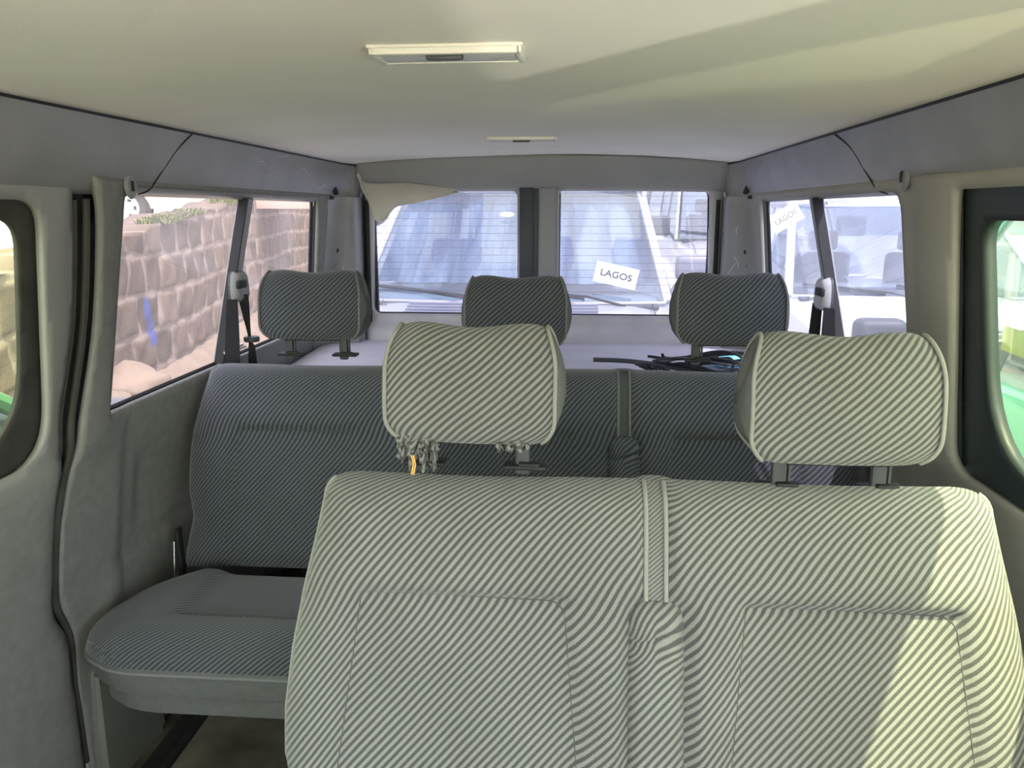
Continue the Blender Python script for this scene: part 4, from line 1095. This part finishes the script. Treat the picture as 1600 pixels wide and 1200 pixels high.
# cowl vents
bm = bmesh.new()
for k in range(4): add_box(bm, (-.02, -.20-.045*k, 1.262-.010*k), (1.02, .022, .012), .003)
link_bm('bonnet_vent', bm, mat('vent_grey', (.16, .16, .22), .5), suv)

ov = at(792, 335, Y=4.66)
bm = bmesh.new(); add_lathe(bm, [(.001, -.001), (.044, -.001), (.044, 0), (.001, 0)], (0, 0, 0), 'Y', 28)
for v in bm.verts: v.co.z *= .40
o = link_bm('oval_sticker', bm, mat('white_sticker', (.9, .9, .95), .6), None, smooth=False); o.location = (ov[0], ov[1], ov[2]); o.rotation_euler = (-.7, 0, 0)
tag(o, 'small white oval sticker high on the windscreen of the silver car behind', 'sticker')
# lettering on papers
def paper(name, word, c, right, up, w, h, pm, tm, label, cat='sign', mirror=False, tscale=.42):
    R_ = Vector(right).normalized(); U_ = Vector(up); U_ = (U_-R_*U_.dot(R_)).normalized(); N = R_.cross(U_)
    M = Matrix((( R_.x, U_.x, N.x, c[0]), (R_.y, U_.y, N.y, c[1]), (R_.z, U_.z, N.z, c[2]), (0, 0, 0, 1)))
    r = bpy.data.objects.new(name, None); COL.objects.link(r); r.matrix_world = M; r.empty_display_size = .05
    bm = bmesh.new(); add_box(bm, (0, 0, 0), (w, h, .002)); link_bm('sheet', bm, pm, r, smooth=False)
    cu = bpy.data.curves.new('t', 'FONT'); cu.body = word; cu.size = h*tscale; cu.align_x = 'CENTER'; cu.align_y = 'CENTER'; cu.extrude = .0006; cu.offset = h*.008
    to = bpy.data.objects.new('t', cu); COL.objects.link(to)
    bpy.context.view_layer.update(); dg = bpy.context.evaluated_depsgraph_get()
    me = bpy.data.meshes.new_from_object(to.evaluated_get(dg)); bpy.data.objects.remove(to)
    me.materials.clear(); me.materials.append(tm); o = bpy.data.objects.new('lettering', me); COL.objects.link(o); o.parent = r; o.location = (0, 0, .002)
    wd = max(v.co.x for v in me.vertices)-min(v.co.x for v in me.vertices); f_ = w*.74/wd; o.scale = (min(f_, 1.6), 1.1, 1)
    tag(r, label, cat); return r
INK = mat('grey_ink', (.12, .12, .13), .7)
pa = [at(932, 407, Y=4.34), at(991, 420, Y=4.34), at(991, 450, Y=4.34), at(932, 437, Y=4.34)]
c_ = sum((Vector(q) for q in pa), Vector())/4
paper('paper_sign', 'LAGOS', (c_.x, 4.26, c_.z), (1, 0, -.22), (0, .12, 1), .235, .112, mat('white_paper', (.80, .80, .76), .8), mat('pale_grey_ink', (.07, .07, .065), .9, spec=.1), 'white paper reading LAGOS low in the windscreen of the silver car behind', 'sign', tscale=.40)

# second silver vehicle further back, right
car('silver_van', (2.12, 8.8, GZ), .0, dict(w=.95, zc=1.45, hood=1.0, back=4.4, wb=.84, wt=.76, rake=.45, zt=2.2, mat=paint('pale_lilac_silver', (.42, .40, .43), .3, .35), mir=(.3, .14, .22), mirx=.12, mirz=.14),
    'pale silver van standing beyond and to the right of the nearest silver car', 'van')
# white car facing, seen through the right rear window
WHITE = paint('white_paint', (.80, .80, .82), .0, .3)
wc, wsw = car('white_car', (at(1395, 450, Y=5.9)[0]+.18, 5.9, GZ), -.03, dict(w=1.0, zc=1.14, hood=1.05, back=1.7, wb=.90, wt=.74, rake=.75, zt=1.80, mat=WHITE, nosez=.98, seal=mat('white_screen_seal', (.55, .55, .6), .5)),
    'white car facing the van outside the right rear window', 'car')
# yellow notice inside the white car
q = at(1228, 340, Y=5.2)
paper('yellow_notice', 'LAGOS', q, (1, 0, .62), (0, .1, 1), .20, .12, mat('pale_yellow_paper', (.85, .80, .30), .8), INK, 'crooked pale yellow notice with writing seen at the top of the right rear window', 'sign', tscale=.4)
# green car close alongside on the right
GRN = paint('green_paint', (.03, .36, .22), .0, .3)
gx = 1.52
gc, wsg = car('green_car', (gx+.84, 3.42, GZ), math.pi, dict(w=.84, zc=1.19, hood=.95, back=3.4, wb=.76, wt=.66, rake=.50, zt=1.80, mat=GRN, nosez=.95, pillar=paint('teal_pillar', (.04, .33, .28), 0, .3)),
    'green car parked close alongside the right of the van', 'car')
yl = at(1592, 536, X=1.62)
paper('yellow_notice', 'LAGOS', yl, (0, 1, .03), (0, .1, 1), .20, .085, mat('yellow_paper', (.80, .78, .10), .8), INK, 'yellow paper reading LAGOS in the side window of the green car on the right', 'sign', tscale=.55)
# green car between van and wall on the left
car('green_car', (-1.98, 2.0, GZ), math.pi, dict(w=.78, zc=1.15, hood=.80, back=3.1, wb=.70, wt=.60, rake=.55, zt=1.54, mat=paint('dark_green_paint', (.05, .16, .08), 0, .3), nosez=.85, R=.29),
    'dark green car low between the sliding door window and the stone wall', 'car')
# car standing on the terrace
pw = at(206, 325, Y=9.6)
car('brown_car', (pw[0]+.25, pw[1]+.79, pw[2]-.25), -math.pi/2, dict(spokes=1, R=.25, w=.85, zc=.95, hood=1.0, back=3.2, wb=.74, wt=.62, rake=.6, zt=1.45, mat=paint('dusty_pink_brown_paint', (.50, .36, .30), 0, .5)),
    'dusty brown car with a silver wheel standing on the terrace above the stone wall', 'car')
